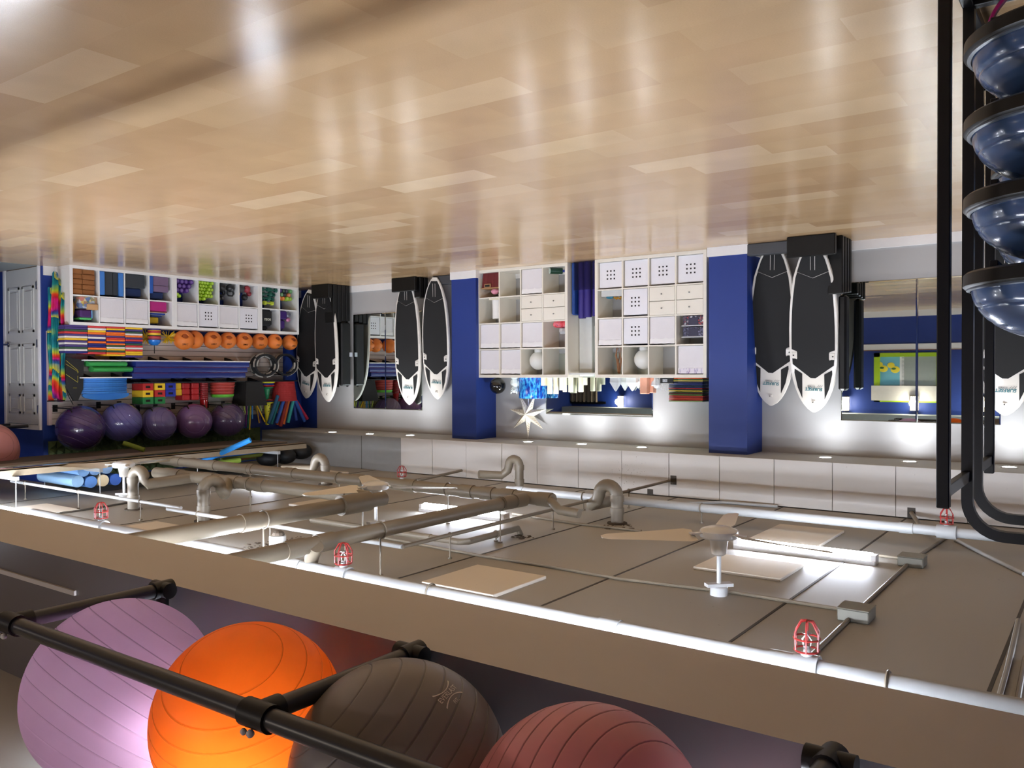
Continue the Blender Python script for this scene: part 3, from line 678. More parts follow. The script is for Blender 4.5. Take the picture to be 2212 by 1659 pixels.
# ceiling fans
fp = thing('ceiling_fan', 'x', 'fan')
M_fan = mat('cream fan enamel', (222, 216, 204), 0.3, var=0.02); M_fanw = mat('white fan enamel', (220, 222, 222), 0.25)
MB().lathe([(0.055, 0), (0.055, -0.05), (0.05, -0.055)], n=20).box((-.085, -.03, -.075), (.085, .03, -.055)).lbuild('mount', M_fanw, fp, True)
MB().cyl((0, 0, -0.05), (0, 0, -0.27), 0.014).lbuild('rod', M_fanw, fp, True)
MB().lathe([(0.03, -0.25), (0.045, -0.26), (0.055, -0.33), (0.06, -0.355)], n=26).lbuild('canopy', M_fan, fp, True)
MB().lathe([(0.07, -0.355), (0.11, -0.36), (0.118, -0.37), (0.118, -0.405), (0.11, -0.415), (0.06, -0.432), (0.02, -0.436)], n=36).lbuild('motor', M_fanw, fp, True)
for k in range(3):
    R_ = Matrix.Rotation(2*PI*k/3, 4, 'Z')
    br = MB().box((0.09, -0.022, -0.398), (0.19, 0.022, -0.39)); br.xf(R_); br.lbuild('blade_arm', M_fanw, fp)
    rings = []
    for i in range(13):
        t_ = i/12; xx = 0.16+0.60*t_; wd = 0.085*(1-t_)+0.05*t_; tw = 0.34*(1-t_)+0.12*t_
        if i == 12: wd *= 0.5
        if i == 0: wd *= 0.75
        ring = []
        for u, v in ((-1, 0), (-0.3, .008), (.4, .007), (1, 0), (.4, .002), (-.3, .002)):
            ring.append((xx, u*wd*math.cos(tw), -0.385-u*wd*math.sin(tw)+v-0.01*t_))
        rings.append(ring)
    b_ = MB().loft(rings); b_.xf(R_); b_.lbuild('blade', M_fan, fp, True)
FP = Proto(fp)
for (x, y), (tx, ty), lab, sc_ in (((1553, 1285), (1318, 1160), 'nearest ceiling fan, beside the long glowing strip light', 1.0), ((812, 1143), (640, 1072), 'middle ceiling fan among the drain pipes', 1.0), ((268, 1079), (135, 1006), 'farthest ceiling fan beside the foam rollers', 1.0)):
    p = PZ(x, y, CEI); hub = -0.39
    tip = PZ(tx, ty, CEI+hub); ang = math.atan2(tip.y-p.y, tip.x-p.x)
    FP((p.x, p.y, CEI), (0, 0, ang), lab, 'ceiling fans', sc_)
# ================================================================ hanging storage rack near the storage wall
RX0, RX1, RY0, RY1, RZ = 9.45, 10.75, 3.6, 8.05, 2.40
t = thing('hanging_rack', 'long suspended storage rack of painted channel along the storage wall, holding rollers and noodles', 'rack', (RX0, RY0, RZ))
def chan(x): return MB().box((x, RY0, RZ-0.0), (x+0.012, RY1, RZ+0.075)).box((x, RY0, RZ), (x+0.11, RY1, RZ+0.01))
chan(RX0).build('front_channel', mat('dusty painted channel', (150, 136, 114), 0.5, var=.1, scale=20), t)
MB().box((RX0+0.12, RY0, RZ-0.03), (RX0+0.36, RY1-0.25, RZ-0.018)).build('underside_board', M_pipe, t)
MB().box((RX1-0.012, RY0, RZ), (RX1, RY1, RZ+0.07)).build('rear_channel', M_pipe, t)
bx((RX0+0.3, RY0, RZ+0.0), (RX1, RY1-0.1, RZ+0.012)).build('deck', mat('dark plywood deck', (70, 62, 52), 0.7), t)
for y in (4.1, 5.0, 6.25, 7.5):
    MB().box((RX0-0.08, y-0.02, RZ+0.075), (RX1, y+0.02, RZ+0.115)).build('strut', M_pipe2, t)
    MB().cyl((RX0-0.05, y, RZ+0.09), (RX0-0.05, y, CEI), 0.005, n=6).cyl((RX1-0.05, y, RZ+0.09), (RX1-0.05, y, CEI), 0.005, n=6).build('drop_rod', M_pipe2, t)
def rod_thing(name, p, q, r, rgb, label, cat, group, hole=0.0, rough=0.7):
    p, q = Vector(p), Vector(q); d = (q-p).normalized()
    mb = MB()
    if hole:
        a = d.orthogonal().normalized(); b = d.cross(a); n = 14
        ring = lambda c, rr: [c+a*rr*math.cos(2*PI*i/n)+b*rr*math.sin(2*PI*i/n) for i in range(n)]
        mb.loft([ring(p+d*.03, hole), ring(p, hole), ring(p, r), ring(q, r), ring(q, hole), ring(q-d*.03, hole)])
    else: mb.cyl(p, q, r, n=18)
    return tag(mb.build(name, mat('foam %d %d %d' % rgb, rgb, rough, var=.08, scale=40), None, True), label, cat, group)
# foam rollers with their round ends facing the camera
fr = [((168, 1040), (140, 175, 205), 'pale blue foam roller end, lower row, photo-left'), ((197, 1041), (86, 130, 190), 'mid blue foam roller end, second in the near-ceiling row'), ((223, 1038), (222, 200, 160), 'cream foam roller end between the blue ones'), ((250, 1036), (60, 100, 180), 'darker blue foam roller end partly behind the far fan motor'),
      ((181, 1017), (120, 160, 205), 'blue foam roller end peeking over the pale one, first in the second row'), ((206, 1014), (126, 164, 208), 'blue foam roller end, second in the second row'), ((231, 1011), (140, 170, 205), 'blue foam roller end, third in the second row')]
for (x, y), c, lab in fr:
    p = PX(x, y, 9.72); r_ = 0.069
    rod_thing('foam_roller', p, (p.x+0.9, p.y+0.03, p.z), r_, c, lab, 'foam roller', 'foam rollers on the hanging rack')
def noodle(a, ya, b, yb, r, rgb, lab, name='pool_noodle', grp='pool noodles on the hanging rack', hole=.012):
    rod_thing(name, PX(a[0], a[1], ya), PX(b[0], b[1], yb), r, rgb, lab, 'pool noodle', grp, hole)
noodle((430, 1000), 9.7, (541, 950), 9.15, 0.035, (42, 150, 238), 'bright blue pool noodle sticking out steeply past the rack channel')
noodle((368, 991), 9.75, (470, 982), 9.8, 0.035, (40, 110, 200), 'blue pool noodle lying along the rack, nearest the photo edge')
noodle((465, 985), 9.85, (615, 967), 9.9, 0.035, (34, 92, 160), 'dark blue pool noodle lying along the rack toward the soffit')
noodle((450, 1003), 9.75, (518, 994), 9.7, 0.036, (150, 175, 66), 'yellow green pool noodle end lying lowest beside the tall pipe')
noodle((480, 990), 9.95, (586, 980), 10.0, 0.03, (112, 118, 40), 'olive pool noodle under the dark blue one')
noodle((540, 983), 10.05, (614, 973), 10.1, 0.035, (190, 84, 38), 'orange pool noodle end pointing at the soffit')
noodle((482, 997), 9.95, (560, 984), 10.1, 0.02, (120, 48, 30), 'thin brick red pool noodle between green and orange ones')
noodle((267, 957), 10.3, (312, 972), 10.1, 0.03, (112, 130, 40), 'olive green noodle poking down below the rack near the purple balls')
# black bags at the far end of the rack
for k, (x, y) in enumerate(((650, 975), (615, 985), (580, 990))):
    p = PX(x, y, 10.0)
    tag(MB().ball(p, 0.15, 18, 10, sc=(1.2, 1.1, .8)).build('stuffed_bag', mat('black nylon', (14, 14, 16), 0.6, bump=.5, bscale=9), None, True), 'black stuffed bag at the soffit end of the rack, '+('tallest', 'middle', 'flattest')[k]+' of three', 'bag', 'black bags at the rack end')
# green acoustic foam on the upper storage wall
fm = MB(); y0_, y1_, z0_, z1_ = 5.3, 8.6, 2.27, 2.78
fm.box((WX-0.03, y0_, z0_), (WX, y1_, z1_)); s_ = 0.1; ny, nz = int((y1_-y0_)/s_), int((z1_-z0_)/s_)
for i in range(ny):
    for k in range(nz):
        a, b = y0_+i*s_, z0_+k*s_; fm.add([(WX-.03, a, b), (WX-.03, a+s_, b), (WX-.03, a+s_, b+s_), (WX-.03, a, b+s_), (WX-.07, a+s_/2, b+s_/2)], [(0, 1, 4), (1, 2, 4), (2, 3, 4), (3, 0, 4)])
tag(fm.build('acoustic_foam', mat('olive green foam', (72, 88, 52), 0.9)), 'olive green pyramid acoustic foam along the top of the storage wall', 'foam panel')
# ================================================================ pipe rack of exercise balls on the bulkhead
FZ = 2.345
bar = PZ(560, 1545, FZ); PR = 0.031
bx_, by_ = PZ(20, 1343, FZ).x, bar.y
t = thing('ball_rack', 'black pipe rack fixed to the bulkhead, holding the lilac, orange, grey and pink balls', 'rack', (bx_, by_, FZ))
MB().cyl((bx_+0.05, by_, FZ), (-0.8, by_, FZ), PR, n=20).build('front_bar', M_blackp, t, True)
M_pvc = mat('grey black pipe', (44, 44, 46), 0.3, var=.05)
t.children[0].data.materials[0] = M_pvc
for px in ((320, 1268), (855, 1398), (1800, 1640)):
    q = PZ(px[0], px[1], FZ); xx = {320: PZ(35, 1345, FZ).x, 855: bar.x, 1800: PZ(1800, 1640, FZ).x}[px[0]]
    MB().cyl((xx, by_, FZ), (xx, BY0-0.02, FZ), PR*.95, n=20).build('cross_bar', M_pvc, t, True)
    MB().cyl((xx-0.055, by_, FZ), (xx+0.055, by_, FZ), PR*1.28, n=20).cyl((xx, by_, FZ), (xx, by_+0.07, FZ), PR*1.25, n=20).build('tee_fitting', M_blackp, t, True)
    MB().cyl((xx-0.06, BY0-0.045, FZ), (xx+0.06, BY0-0.045, FZ), PR*1.1, n=18).cyl((xx, BY0-0.09, FZ), (xx, BY0, FZ), PR*1.2, n=18).cyl((xx, BY0-0.045, FZ), (xx, BY0-0.045, FZ+0.09), PR*.9, n=16).build('wall_fitting', M_blackp, t, True)
    MB().ball((xx, by_-0.03, FZ+PR+.01), 0.012, 8, 5).ball((xx+.03, by_-0.03, FZ+PR+.012), 0.01, 8, 5).build('zip_tie', mat('clear tie', (200, 200, 200), 0.2), t, True)
def ridged(r, n=64, ridges=11, amp=0.002, flat=1.0):
    prof = []; m = 330; dark = []
    hs = [math.acos(-(-0.86+1.72*q/(ridges-1))) for q in range(ridges)]
    for k in range(m+1):
        a = PI*k/m; d = min(abs(a-h_) for h_ in hs); g = -amp if d < PI/m*.55 else 0
        prof.append(((r+g)*math.sin(a), -(r+g)*math.cos(a)*flat)); dark.append(g < 0)
    mb = MB().lathe(prof, n=n)
    for k in range(m):
        if dark[k]: 
            for i in range(n): mb.mi[k*n+i] = 1
    return mb
def darker(m):  # darker copy for ball grooves: crease shade put into the colour
    d = m.copy(); 
    for nd in d.node_tree.nodes:
        if nd.type == 'MIX' and nd.data_type == 'RGBA':
            for i in (6, 7): nd.inputs[i].default_value = (*[v*.55 for v in nd.inputs[i].default_value[:3]], 1)
    return d
def ex_ball(c, r, m, axis, label, group=None, name='exercise_ball', parts=None):
    mb = ridged(r); q = Vector((0, 0, 1)).rotation_difference(Vector(axis).normalized()).to_matrix().to_4x4()
    mb.xf(q); mb.xf(Matrix.Translation(c)); o = mb.build(name, [m, darker(m)], None, True, base=c)
    tag(o, label, 'ball', group)
    return o
GB = 'large exercise balls on the pipe rack'
M_lil = rubber_glow('lilac ball vinyl', (214, 188, 204), 0.72); M_org = rubber_glow('orange ball vinyl', (255, 168, 90), 0.75)
M_gry = rubber_glow('grey ball vinyl', (140, 132, 128), 0.12); M_pnk = rubber_glow('dusty pink ball vinyl', (212, 148, 150), 0.25)
def bc(px, py, y): p = PY(px, py, y); return p
c1, c2, c3, c4 = bc(262, 1492, 1.76), bc(538, 1552, 1.80), bc(862, 1668, 1.80), bc(1268, 1800, 1.80)
def dirpx(c, px, py, r):
    """direction from ball centre to the surface point seen at a picture point"""
    d = Vector(CF - (px-1106)/FPX*CR + (py-829.5)/FPX*CU).normalized(); o = Vector(C0); oc = o-c
    b_ = oc.dot(d); disc = b_*b_-(oc.length_squared-r*r); tt = -b_-math.sqrt(max(disc, 0)); return (o+d*tt-c).normalized()
ex_ball(c1, 0.352, M_lil, dirpx(c1, 393, 1324, 0.352), 'lilac exercise ball glowing white from the lamp behind it, first on the pipe rack', GB)
ex_ball(c2, 0.322, M_org, (0.25, 0.45, 1), 'bright orange exercise ball with a yellow glowing top on the pipe rack', GB)
g3 = ex_ball(c3, 0.322, M_gry, (-.55, .5, .75), 'dark grey exercise ball with a white logo on the pipe rack', GB)
ex_ball(c4, 0.31, M_pnk, (1, .15, .25), 'dusty pink exercise ball cut by the photo bottom edge', GB)
# printed logo on the grey ball
def on_ball(mb, c, r):
    mb.v = [c+(p-c).normalized()*r for p in mb.v]; return mb
dd = dirpx(c3, 968, 1498, 0.322); e1 = dirpx(c3, 943, 1517, .322); e2 = dirpx(c3, 990, 1470, .322)
U_ = (e2-e1); U_ = (U_-dd*U_.dot(dd)).normalized(); V_ = dd.cross(U_)
M_print = mat('pale grey print', (240, 232, 220), 0.6)
O_ = c3+dd*0.322
lg = MB()
for k in range(24):
    u0, u1 = -0.05+k*0.1/24, -0.05+(k+1)*0.1/24; hh = lambda u: 0.013+0.016*(abs(u)/0.05)**2
    for s1_, s2_ in ((1, .82), (-.82, -1)):
        lg.add([O_+U_*u0+V_*hh(u0)*s1_, O_+U_*u1+V_*hh(u1)*s1_, O_+U_*u1+V_*hh(u1)*s2_, O_+U_*u0+V_*hh(u0)*s2_], [(0, 1, 2, 3)])
on_ball(lg, c3, 0.3233).build('logo_outline', M_print, g3)
on_ball(text_mb('EVERLAST', 0.023, O_-V_*0.007, U_, V_), c3, 0.3233).build('logo_text', M_print, g3)
on_ball(text_mb('FIT.', 0.017, O_-V_*0.036, U_, V_), c3, 0.3233).build('logo_fit_text', M_print, g3)
# distant pink ball + bar at the photo edge
p = PX(-4, 958, 10.6); rr = 0.33
t = thing('pipe_shelf', 'dark pipe shelf on the entry wall with a pink ball, at the photo edge', 'rack', (p.x, p.y, p.z-rr))
q0, q1 = PX(-30, 926, 10.4), PX(75, 926, 11.0)
MB().cyl((q0.x, q0.y, q0.z), (WX+0.4, DY, q1.z), 0.02, n=12).cyl((q0.x, q0.y-0.7, q0.z), (WX+0.9, DY, q1.z), 0.02, n=12).build('pipe_frame', M_blackp, t, True)
ex_ball(Vector((p.x+0.15, p.y-0.05, q0.z+rr*0.85)), rr, M_pnk, (1, 0, 0.3), 'distant dusty pink exercise ball at the photo edge above the door')
# ================================================================ cube shelves
CW, OT, IT, KD = 0.335, 0.040, 0.016, 0.385
def kal(wall, start, nc, nr, m, label):
    """start = photo-left end; returns T(u, d, z) and cell corner helper"""
    Wd = 2*OT+nc*CW+(nc-1)*IT; Ht = 2*OT+nr*CW+(nr-1)*IT
    if wall == 'B': T = lambda u, d, z: Vector((start-u, KY+d, z)); rz = 0
    else: T = lambda u, d, z: Vector((KX+d, start+u, z)); rz = -PI/2
    t = thing('cube_shelf', label, 'shelf', (0, 0, 0), 'white cube shelving units')
    f = MB(); b = 0.0015
    f.box((-Wd/2, 0, 0), (Wd/2, KD, OT), b).box((-Wd/2, 0, Ht-OT), (Wd/2, KD, Ht), b).box((-Wd/2, 0, OT), (-Wd/2+OT, KD, Ht-OT)).box((Wd/2-OT, 0, OT), (Wd/2, KD, Ht-OT))
    for i in range(1, nc): x = -Wd/2+OT+i*(CW+IT)-IT; f.box((x, 0.002, OT), (x+IT, KD, Ht-OT))
    for j in range(1, nr): z = OT+j*(CW+IT)-IT; f.box((-Wd/2+OT, 0.001, z), (Wd/2-OT, KD, z+IT))
    f.lbuild('shelf_frame', m, t)
    t.location = T(Wd/2, 0, 0); t.rotation_euler.z = rz
    def cell(i, j): return OT+i*(CW+IT), OT+j*(CW+IT)
    return t, T, cell, rz, Wd, Ht
ROW = ['floor row', 'second row up', 'third row up', 'top row']
COLW = ['photo-left column', 'second column', 'third column', 'photo-right column']
# prototypes of inserts
def mk_bin():
    t = thing('fabric_bin', 'x', 'storage bin'); w_ = 0.158
    r = []
    for z, e in ((0.004, 0.004), (0.02, 0), (0.25, 0.001), (0.262, 0.003)): r.append([(-w_+e, 0.014+e*.5, z), (w_-e, 0.014+e*.5, z), (w_-e, .36, z), (-w_+e, .36, z)])
    MB().loft(r).lbuild('body', M_fabric, t)
    n = 24; a = []; b_ = []
    for i in range(n+1):
        x = -w_-.001+2*(w_+.001)*i/n; sag = 0.006*math.sin(i*.55)+0.004*math.sin(i*1.3)
        a.append((x, 0.009, 0.262+sag)); b_.append((x, 0.009, 0.320+0.002*math.sin(i*.8)))
    bk_ = [(x, 0.36, 0.262) for x, y, z in a]; bt = [(x, .36, .32) for x, y, z in b_]
    MB().loft([a, b_, bt, bk_], cap=False, closed=False).box((-w_, 0.016, 0.255), (w_, 0.355, 0.315)).lbuild('folded_cuff', mat('bright cuff fabric', (238, 237, 238), 0.85, var=.02), t)
    return t
def mk_perf():
    t = thing('perforated_box', 'x', 'storage box'); w_ = 0.160
    bx((-w_, 0.006, 0.004), (w_, 0.36, 0.315), 0.004).lbuild('body', mat('white plastic box', (232, 233, 240), 0.35, var=.01), t)
    h = MB()
    for i in range(3):
        for k in range(3):
            x, z = (i-1)*0.048, 0.16+(k-1)*0.048; h.box((x-.0095, 0.0045, z-.0095), (x+.0095, 0.03, z+.0095))
    h.lbuild('square_cutouts', mat('dark cutout', (24, 14, 22), 0.8), t)
    return t
BINP, PERFP = Proto(mk_bin()), Proto(mk_perf())
def bin_at(K, i, j, where, dep=0.0, kind='bin'):
    t, T, cell, rz, W_, H_ = K; u, z = cell(i, j)
    nc = round((W_-2*OT+IT)/(CW+IT)); cw = COLW if nc == 4 else COLW[::3]
    if kind == 'bin': BINP(T(u+CW/2, dep, z), (0, 0, rz), 'white cuffed fabric bin, %s, %s, %s' % (ROW[j], cw[i], where), 'white fabric bins in the cube shelves')
    else: PERFP(T(u+CW/2, dep, z), (0, 0, rz), 'white box with nine holes, %s, %s, %s' % (ROW[j], cw[i], where), 'white perforated boxes in the cube shelves')
def drawers(K, i, j):
    t, T, cell, rz, W_, H_ = K; u, z = cell(i, j); xc = -(u+CW/2-W_/2)
    for k in range(2):
        z0 = z+0.003+k*CW/2; d_ = bx((xc-CW/2+.004, 0.003, z0), (xc+CW/2-.004, 0.34, z0+CW/2-.006), 0.002).build('drawer', M_kallax, None)
        # local parts: put under the unit
        me = d_.data; off = d_.location.copy(); d_.parent = t
        kb = MB().cyl((xc, 0.003, z0+CW/4), (xc, -0.012, z0+CW/4), .004, n=8).ball((xc, -0.014, z0+CW/4), .009, 10, 6)
        kb.v = [p-off for p in kb.v]; k_ = kb.build('knob', M_knob, None, True, base=(0, 0, 0)); k_.parent = d_
def cbox(K, i, j, a, b, bev=0.003):
    """box inside cell (i, j); a, b = (u, d, z) from the cell corner"""
    T, cell = K[1], K[2]; u, z = cell(i, j); return MB().box(T(u+a[0], a[1], z+a[2]), T(u+b[0], b[1], z+b[2]), bev)
KA = kal('B', 5.277, 4, 4, M_kallax, 'large white cube shelf of sixteen cells beside the tall blue column')
KB = kal('B', 7.145, 4, 4, M_kallax, 'large white cube shelf of sixteen cells under the paper star')
KC = kal('S', 5.406, 4, 2, M_kwhite, 'low white cube shelf on the storage wall holding brown blocks, at its photo-left end')
KDd = kal('S', 6.872, 4, 2, M_kwhite, 'low white cube shelf on the storage wall holding purple and lime dumbbells, the middle one')
KE = kal('S', 8.338, 2, 2, M_kwhite, 'small white two by two cube shelf at the corner end of the storage wall')
nA, nB = 'shelf by the tall column', 'shelf under the star'
for i in range(4): bin_at(KA, i, 0, nA, 0.03, 'perf')
bin_at(KA, 1, 1, nA, 0, 'perf'); bin_at(KA, 1, 2, nA, 0, 'perf'); bin_at(KA, 0, 2, nA); bin_at(KA, 2, 2, nA); bin_at(KA, 3, 3, nA, 0.02)
drawers(KA, 2, 1); drawers(KA, 3, 1)
bin_at(KB, 2, 0, nB)
for i in range(3): bin_at(KB, i, 2, nB, 0.012)
for i in range(2): bin_at(KB, i, 3, nB, 0.012)
drawers(KB, 2, 1); drawers(KB, 3, 1)
nC, nD = 'shelf with brown blocks', 'shelf with purple dumbbells'
bin_at(KC, 1, 1, nC); bin_at(KC, 2, 1, nC); bin_at(KDd, 0, 1, nD); bin_at(KDd, 2, 1, nD); bin_at(KDd, 1, 1, nD, 0.01, 'perf'); bin_at(KDd, 3, 1, nD, 0, 'perf')
def cp(K, i, j, u, d, z): 
    uu, zz = K[2](i, j); return K[1](uu+u, d, zz+z)
G = 'glass and odds in the cube shelves'
# --- contents of the large shelves
M_glassy = mat('frosted white glass', (224, 226, 222), 0.25, var=.02)
def globe(p, label):
    t = thing('glass_globe', label, 'lamp globe', p, 'white glass globes'); q = Vector(p)
    MB().lathe([(0.055, 0), (0.055, 0.035), (0.05, 0.04)], q, 24).build('collar', mat('white plastic', (215, 215, 212), 0.4), t, True)
    MB().ball(q+Vector((0, 0, 0.15)), 0.122, 32, 20).build('globe', M_glassy, t, True); return t
globe(cp(KA, 1, 3, 0.19, 0.19, 0.001), 'white glass globe in the top row of the shelf beside the tall column')
globe(cp(KB, 2, 3, 0.165, 0.17, 0.001), 'white glass globe in the top row of the shelf under the paper star')
# dried branches
t = thing('driftwood', 'brown forked dried branches standing in an open cube of the shelf beside the tall column', 'driftwood', cp(KA, 0, 3, 0.19, 0.2, 0)); b0 = cp(KA, 0, 3, 0.19, 0.2, 0.0); q = MB()
for k in range(7):
    a = k*0.9; s_ = .03+.01*(k % 3); q.tube([b0+Vector((0.012*math.cos(a), 0.012*math.sin(a), 0.31-.02*(k % 2))), b0+Vector((s_*math.cos(a)*.8, s_*math.sin(a)*.4, 0.2)), b0+Vector((s_*1.4*math.cos(a+.6), s_*.6*math.sin(a), 0.1)), b0+Vector((s_*1.0*math.cos(a+.3), s_*.6*math.sin(a), 0.002))], [0.008, .009, .006, .003], 6)
q.ball(b0+Vector((0, 0, .3)), .02, 8, 6, sc=(1, 1, 1.3)); q.build('branches', mat('dried wood', (150, 104, 70), 0.7), t, True)
t = tag(MB().tube([cp(KA, 2, 3, 0.20, 0.3, .33), cp(KA, 2, 3, 0.24, 0.28, .2), cp(KA, 2, 3, 0.26, 0.25, .1), cp(KA, 2, 3, 0.28, 0.22, .004)], .003, 6).build('black_cable', M_blackp), 'thin black cable dangling in the open cube beside the patterned bin', 'cable')
tag(cbox(KA, 0, 1, (0.02, 0.02, .255), (0.33, 0.33, .33)).build('plastic_tray', mat('clear plastic', (196, 200, 200), 0.2, alpha=.6)) if False else cbox(KA, 0, 1, (0.04, 0.02, .0), (0.33, 0.33, .075)).build('plastic_tray', mat('clear plastic tub', (200, 204, 204), 0.2, var=.1)), 'low clear plastic tray on the open cube shelf, packed with craft pieces', 'tray')
tag(MB().ball(cp(KA, 0, 1, .15, .04, .085), .04, 12, 8, sc=(1.3, .5, .5)).build('craft_bundle', mat('teal wrap', (36, 112, 136), 0.6)), 'small teal bundle on the clear plastic tray', 'bundle')
tag(MB().tube([cp(KA, 0, 1, .2+.015*k, .05+.03*(k % 2), .085+.012*(k % 3)) for k in range(8)], .012, 6).build('craft_ribbon', mat('mustard ribbon', (190, 140, 40), 0.6)), 'mustard yellow twisted ribbon at the end of the clear tray', 'ribbon')
for k in range(2):
    t = thing('bead_box', ('upper' if k else 'lower')+' clear divided box of dark beads in the open cube near the folder stack', 'box', cp(KA, 3, 2, 0.19, 0.02, 0.005+k*.13), 'clear boxes of beads')
    cbox(KA, 3, 2, (0.07, .03, .006+k*.13), (.325, .3, .12+k*.13)).build('body', ramp_mat('beads %d' % k, [(0, (30, 30, 44)), (.5, (52, 52, 70)), (.62, (200, 200, 205)), (.7, (60, 60, 80)), (1, (190, 60, 60))] if k == 0 else [(0, (26, 26, 40)), (.6, (60, 60, 84)), (1, (120, 120, 150))], 'voronoi', 60), t)
    cbox(KA, 3, 2, (0.055, .02, .115+k*.13), (.332, .3, .127+k*.13)).build('lid_rim', mat('pale clear rim', (190, 194, 200), 0.3), t)
    cbox(KA, 3, 2, (0.14, .026, .03+k*.13), (.26, .03, .115+k*.13)).build('front_latch', mat('smoky plastic', (66, 66, 84), 0.25), t)
t = thing('wicker_basket', 'dark red ribbed basket with a tan rim in the floor row under the bowling ball', 'basket', cp(KB, 0, 0, .17, .15, 0))
q = MB(); n = 40; rr = []
for z, e in ((0.0, 0.015), (.20, 0.0)):
    rr.append([cp(KB, 0, 0, .165+(0.15-e)*cx*(1.0 if i % 2 else .975), .17+(.14-e)*cy*(1.0 if i % 2 else .975), z+.002) for i, (cx, cy) in enumerate([(max(-1, min(1, 1.35*math.cos(2*PI*k/n))), max(-1, min(1, 1.35*math.sin(2*PI*k/n)))) for k in range(n)])])
q.loft(rr).build('body', mat('dark red weave', (100, 24, 26), 0.7, var=.3, scale=50), t)
cbox(KB, 0, 0, (.012, .02, .2), (.32, .31, .215)).build('rim', mat('tan rim', (170, 130, 90), 0.6), t)
cbox(KB, 0, 0, (.08, .012, .15), (.19, .02, .2)).build('label_frame', mat('tan rim', (170, 130, 90), 0.6), t)
cbox(KB, 0, 0, (.095, .009, .16), (.175, .013, .19)).build('label_card', mat('black card', (18, 22, 20), 0.5), t)
tag(MB().ball(cp(KB, 0, 0, .2, .1, .25), .05, 12, 8, sc=(1.2, .8, .8)).build('fabric_flower', mat('pink cloth', (222, 150, 172), 0.8, bump=.5, bscale=30), None, True), 'crumpled pink cloth flower on the dark red basket', 'flower')
t = thing('bottle', 'green and black bottle with a white base lying in the floor row, photo-right open cube', 'bottle', cp(KB, 3, 0, .1, .1, .04))
MB().cyl(cp(KB, 3, 0, .09, .03, .045), cp(KB, 3, 0, .2, .15, .045), .04, n=20).build('body', mat('dark green', (20, 60, 44), .3), t, True)
MB().cyl(cp(KB, 3, 0, .085, .024, .045), cp(KB, 3, 0, .092, .032, .045), .036, n=20).build('base_disc', mat('pale base', (190, 205, 195), .4, var=.4, scale=80), t, True)
MB().tube([cp(KB, 3, 0, .2, .15, .045), cp(KB, 3, 0, .27, .12, .05), cp(KB, 3, 0, .325, .1, .06)], .018, 10).build('blue_neck', mat('deep blue plastic', (30, 50, 130), .4), t, True)
t = thing('towel_roll', 'white towel roll in the second row, cube next to the dark red basket column', 'towel', cp(KB, 0, 1, .24, .1, 0)); MB().cyl(cp(KB, 0, 1, .23, .12, .02), cp(KB, 0, 1, .235, .12, .27), .075, n=24).build('roll', mat('white terry', (236, 236, 234), .9, bump=.3), t, True)
cbox(KB, 0, 1, (.15, .02, .0), (.33, .3, .02)).build('paper_base', mat('cream paper', (220, 212, 190), .7), t)
tag(cbox(KB, 3, 2, (.11, .05, .0), (.33, .3, .075), .02).build('gift_bag', ramp_mat('red purple print', [(0, (170, 30, 50)), (.45, (210, 60, 70)), (.55, (230, 120, 130)), (.7, (70, 40, 110)), (1, (50, 30, 90))], 'noise', 18)), 'red and purple patterned bundle in the open cube of the third row', 'bundle')
tag(MB().lathe([(0.01, .075), (.05, .09), (.062, .13), (.045, .16), (.015, .168)], cp(KB, 3, 2, .24, .12, 0), 7).build('crystal_bowl', mat('grey crystal glass', (190, 194, 198), .08, spec=.8, var=.2, scale=30)), 'faceted clear crystal bowl on the red and purple bundle', 'bowl')
# patterned base of the bin beside the folders
tag(MB().box(cp(KA, 3, 3, .03, .026, .265), cp(KA, 3, 3, .325, .03, .325)).build('patterned_band', ramp_mat('paint streaks', [(0, (228, 222, 232)), (.55, (224, 220, 230)), (.6, (60, 70, 150)), (.66, (220, 200, 220)), (1, (190, 90, 110))], 'noise', 20, (3, 1, .4))), 'paint-streaked band on the top fabric bin beside the folder stack', 'band')
# --- between the shelves: leaning cabinet panel, gym mats and clear sheet
gx1, gx0 = 5.672, 5.280
tag(bx((gx0+.20, WY-.12, 0), (gx1-.003, WY-.03, 1.45), 0.004).build('white_panel', mat('pale laminate panel', (214, 216, 212), .45)), 'tall pale panel standing in the gap between the two large cube shelves', 'panel')
tag(bx((gx0+.003, WY-.07, .80), (gx0+.195, WY-.03, 1.45), 0.004).build('white_panel', mat('pale green grey panel', (200, 208, 204), .45)), 'pale green grey board in the gap, beside the perforated boxes shelf', 'panel')
M_matp = mat('deep purple foam', (46, 34, 120), .6, var=.08); M_matb = mat('blue foam mat', (22, 66, 140), .6)
for k, (x0_, x1_, h_, c_, lab) in enumerate(((5.61, 5.655, .665, M_matb, 'blue gym mat standing on edge in the gap, nearest the star shelf'), (5.50, 5.60, .71, M_matp, 'purple rolled gym mat in the gap, first from the blue one'), (5.40, 5.495, .70, M_matp, 'purple rolled gym mat in the gap, middle one'), (5.295, 5.395, .69, M_matp, 'purple rolled gym mat in the gap beside the perforated boxes'))):
    if k == 0: o = bx((x0_, KY+.06, 0), (x1_, KY+.3, h_), .01).build('gym_mat', c_)
    else: o = MB().lathe([(.045, 0), (.048, .01), (.047, h_*.6), (.05, h_-.02), (.047, h_), (.02, h_)], ((x0_+x1_)/2, KY+.12+.03*(k % 2), 0), 24).build('gym_mat', c_, None, True)
    tag(o, lab, 'gym mat', 'mats standing between the shelves')
t = thing('acrylic_sheet', 'see-through dark acrylic sheet standing before the purple mats', 'sheet', (5.45, KY+.03, 0))
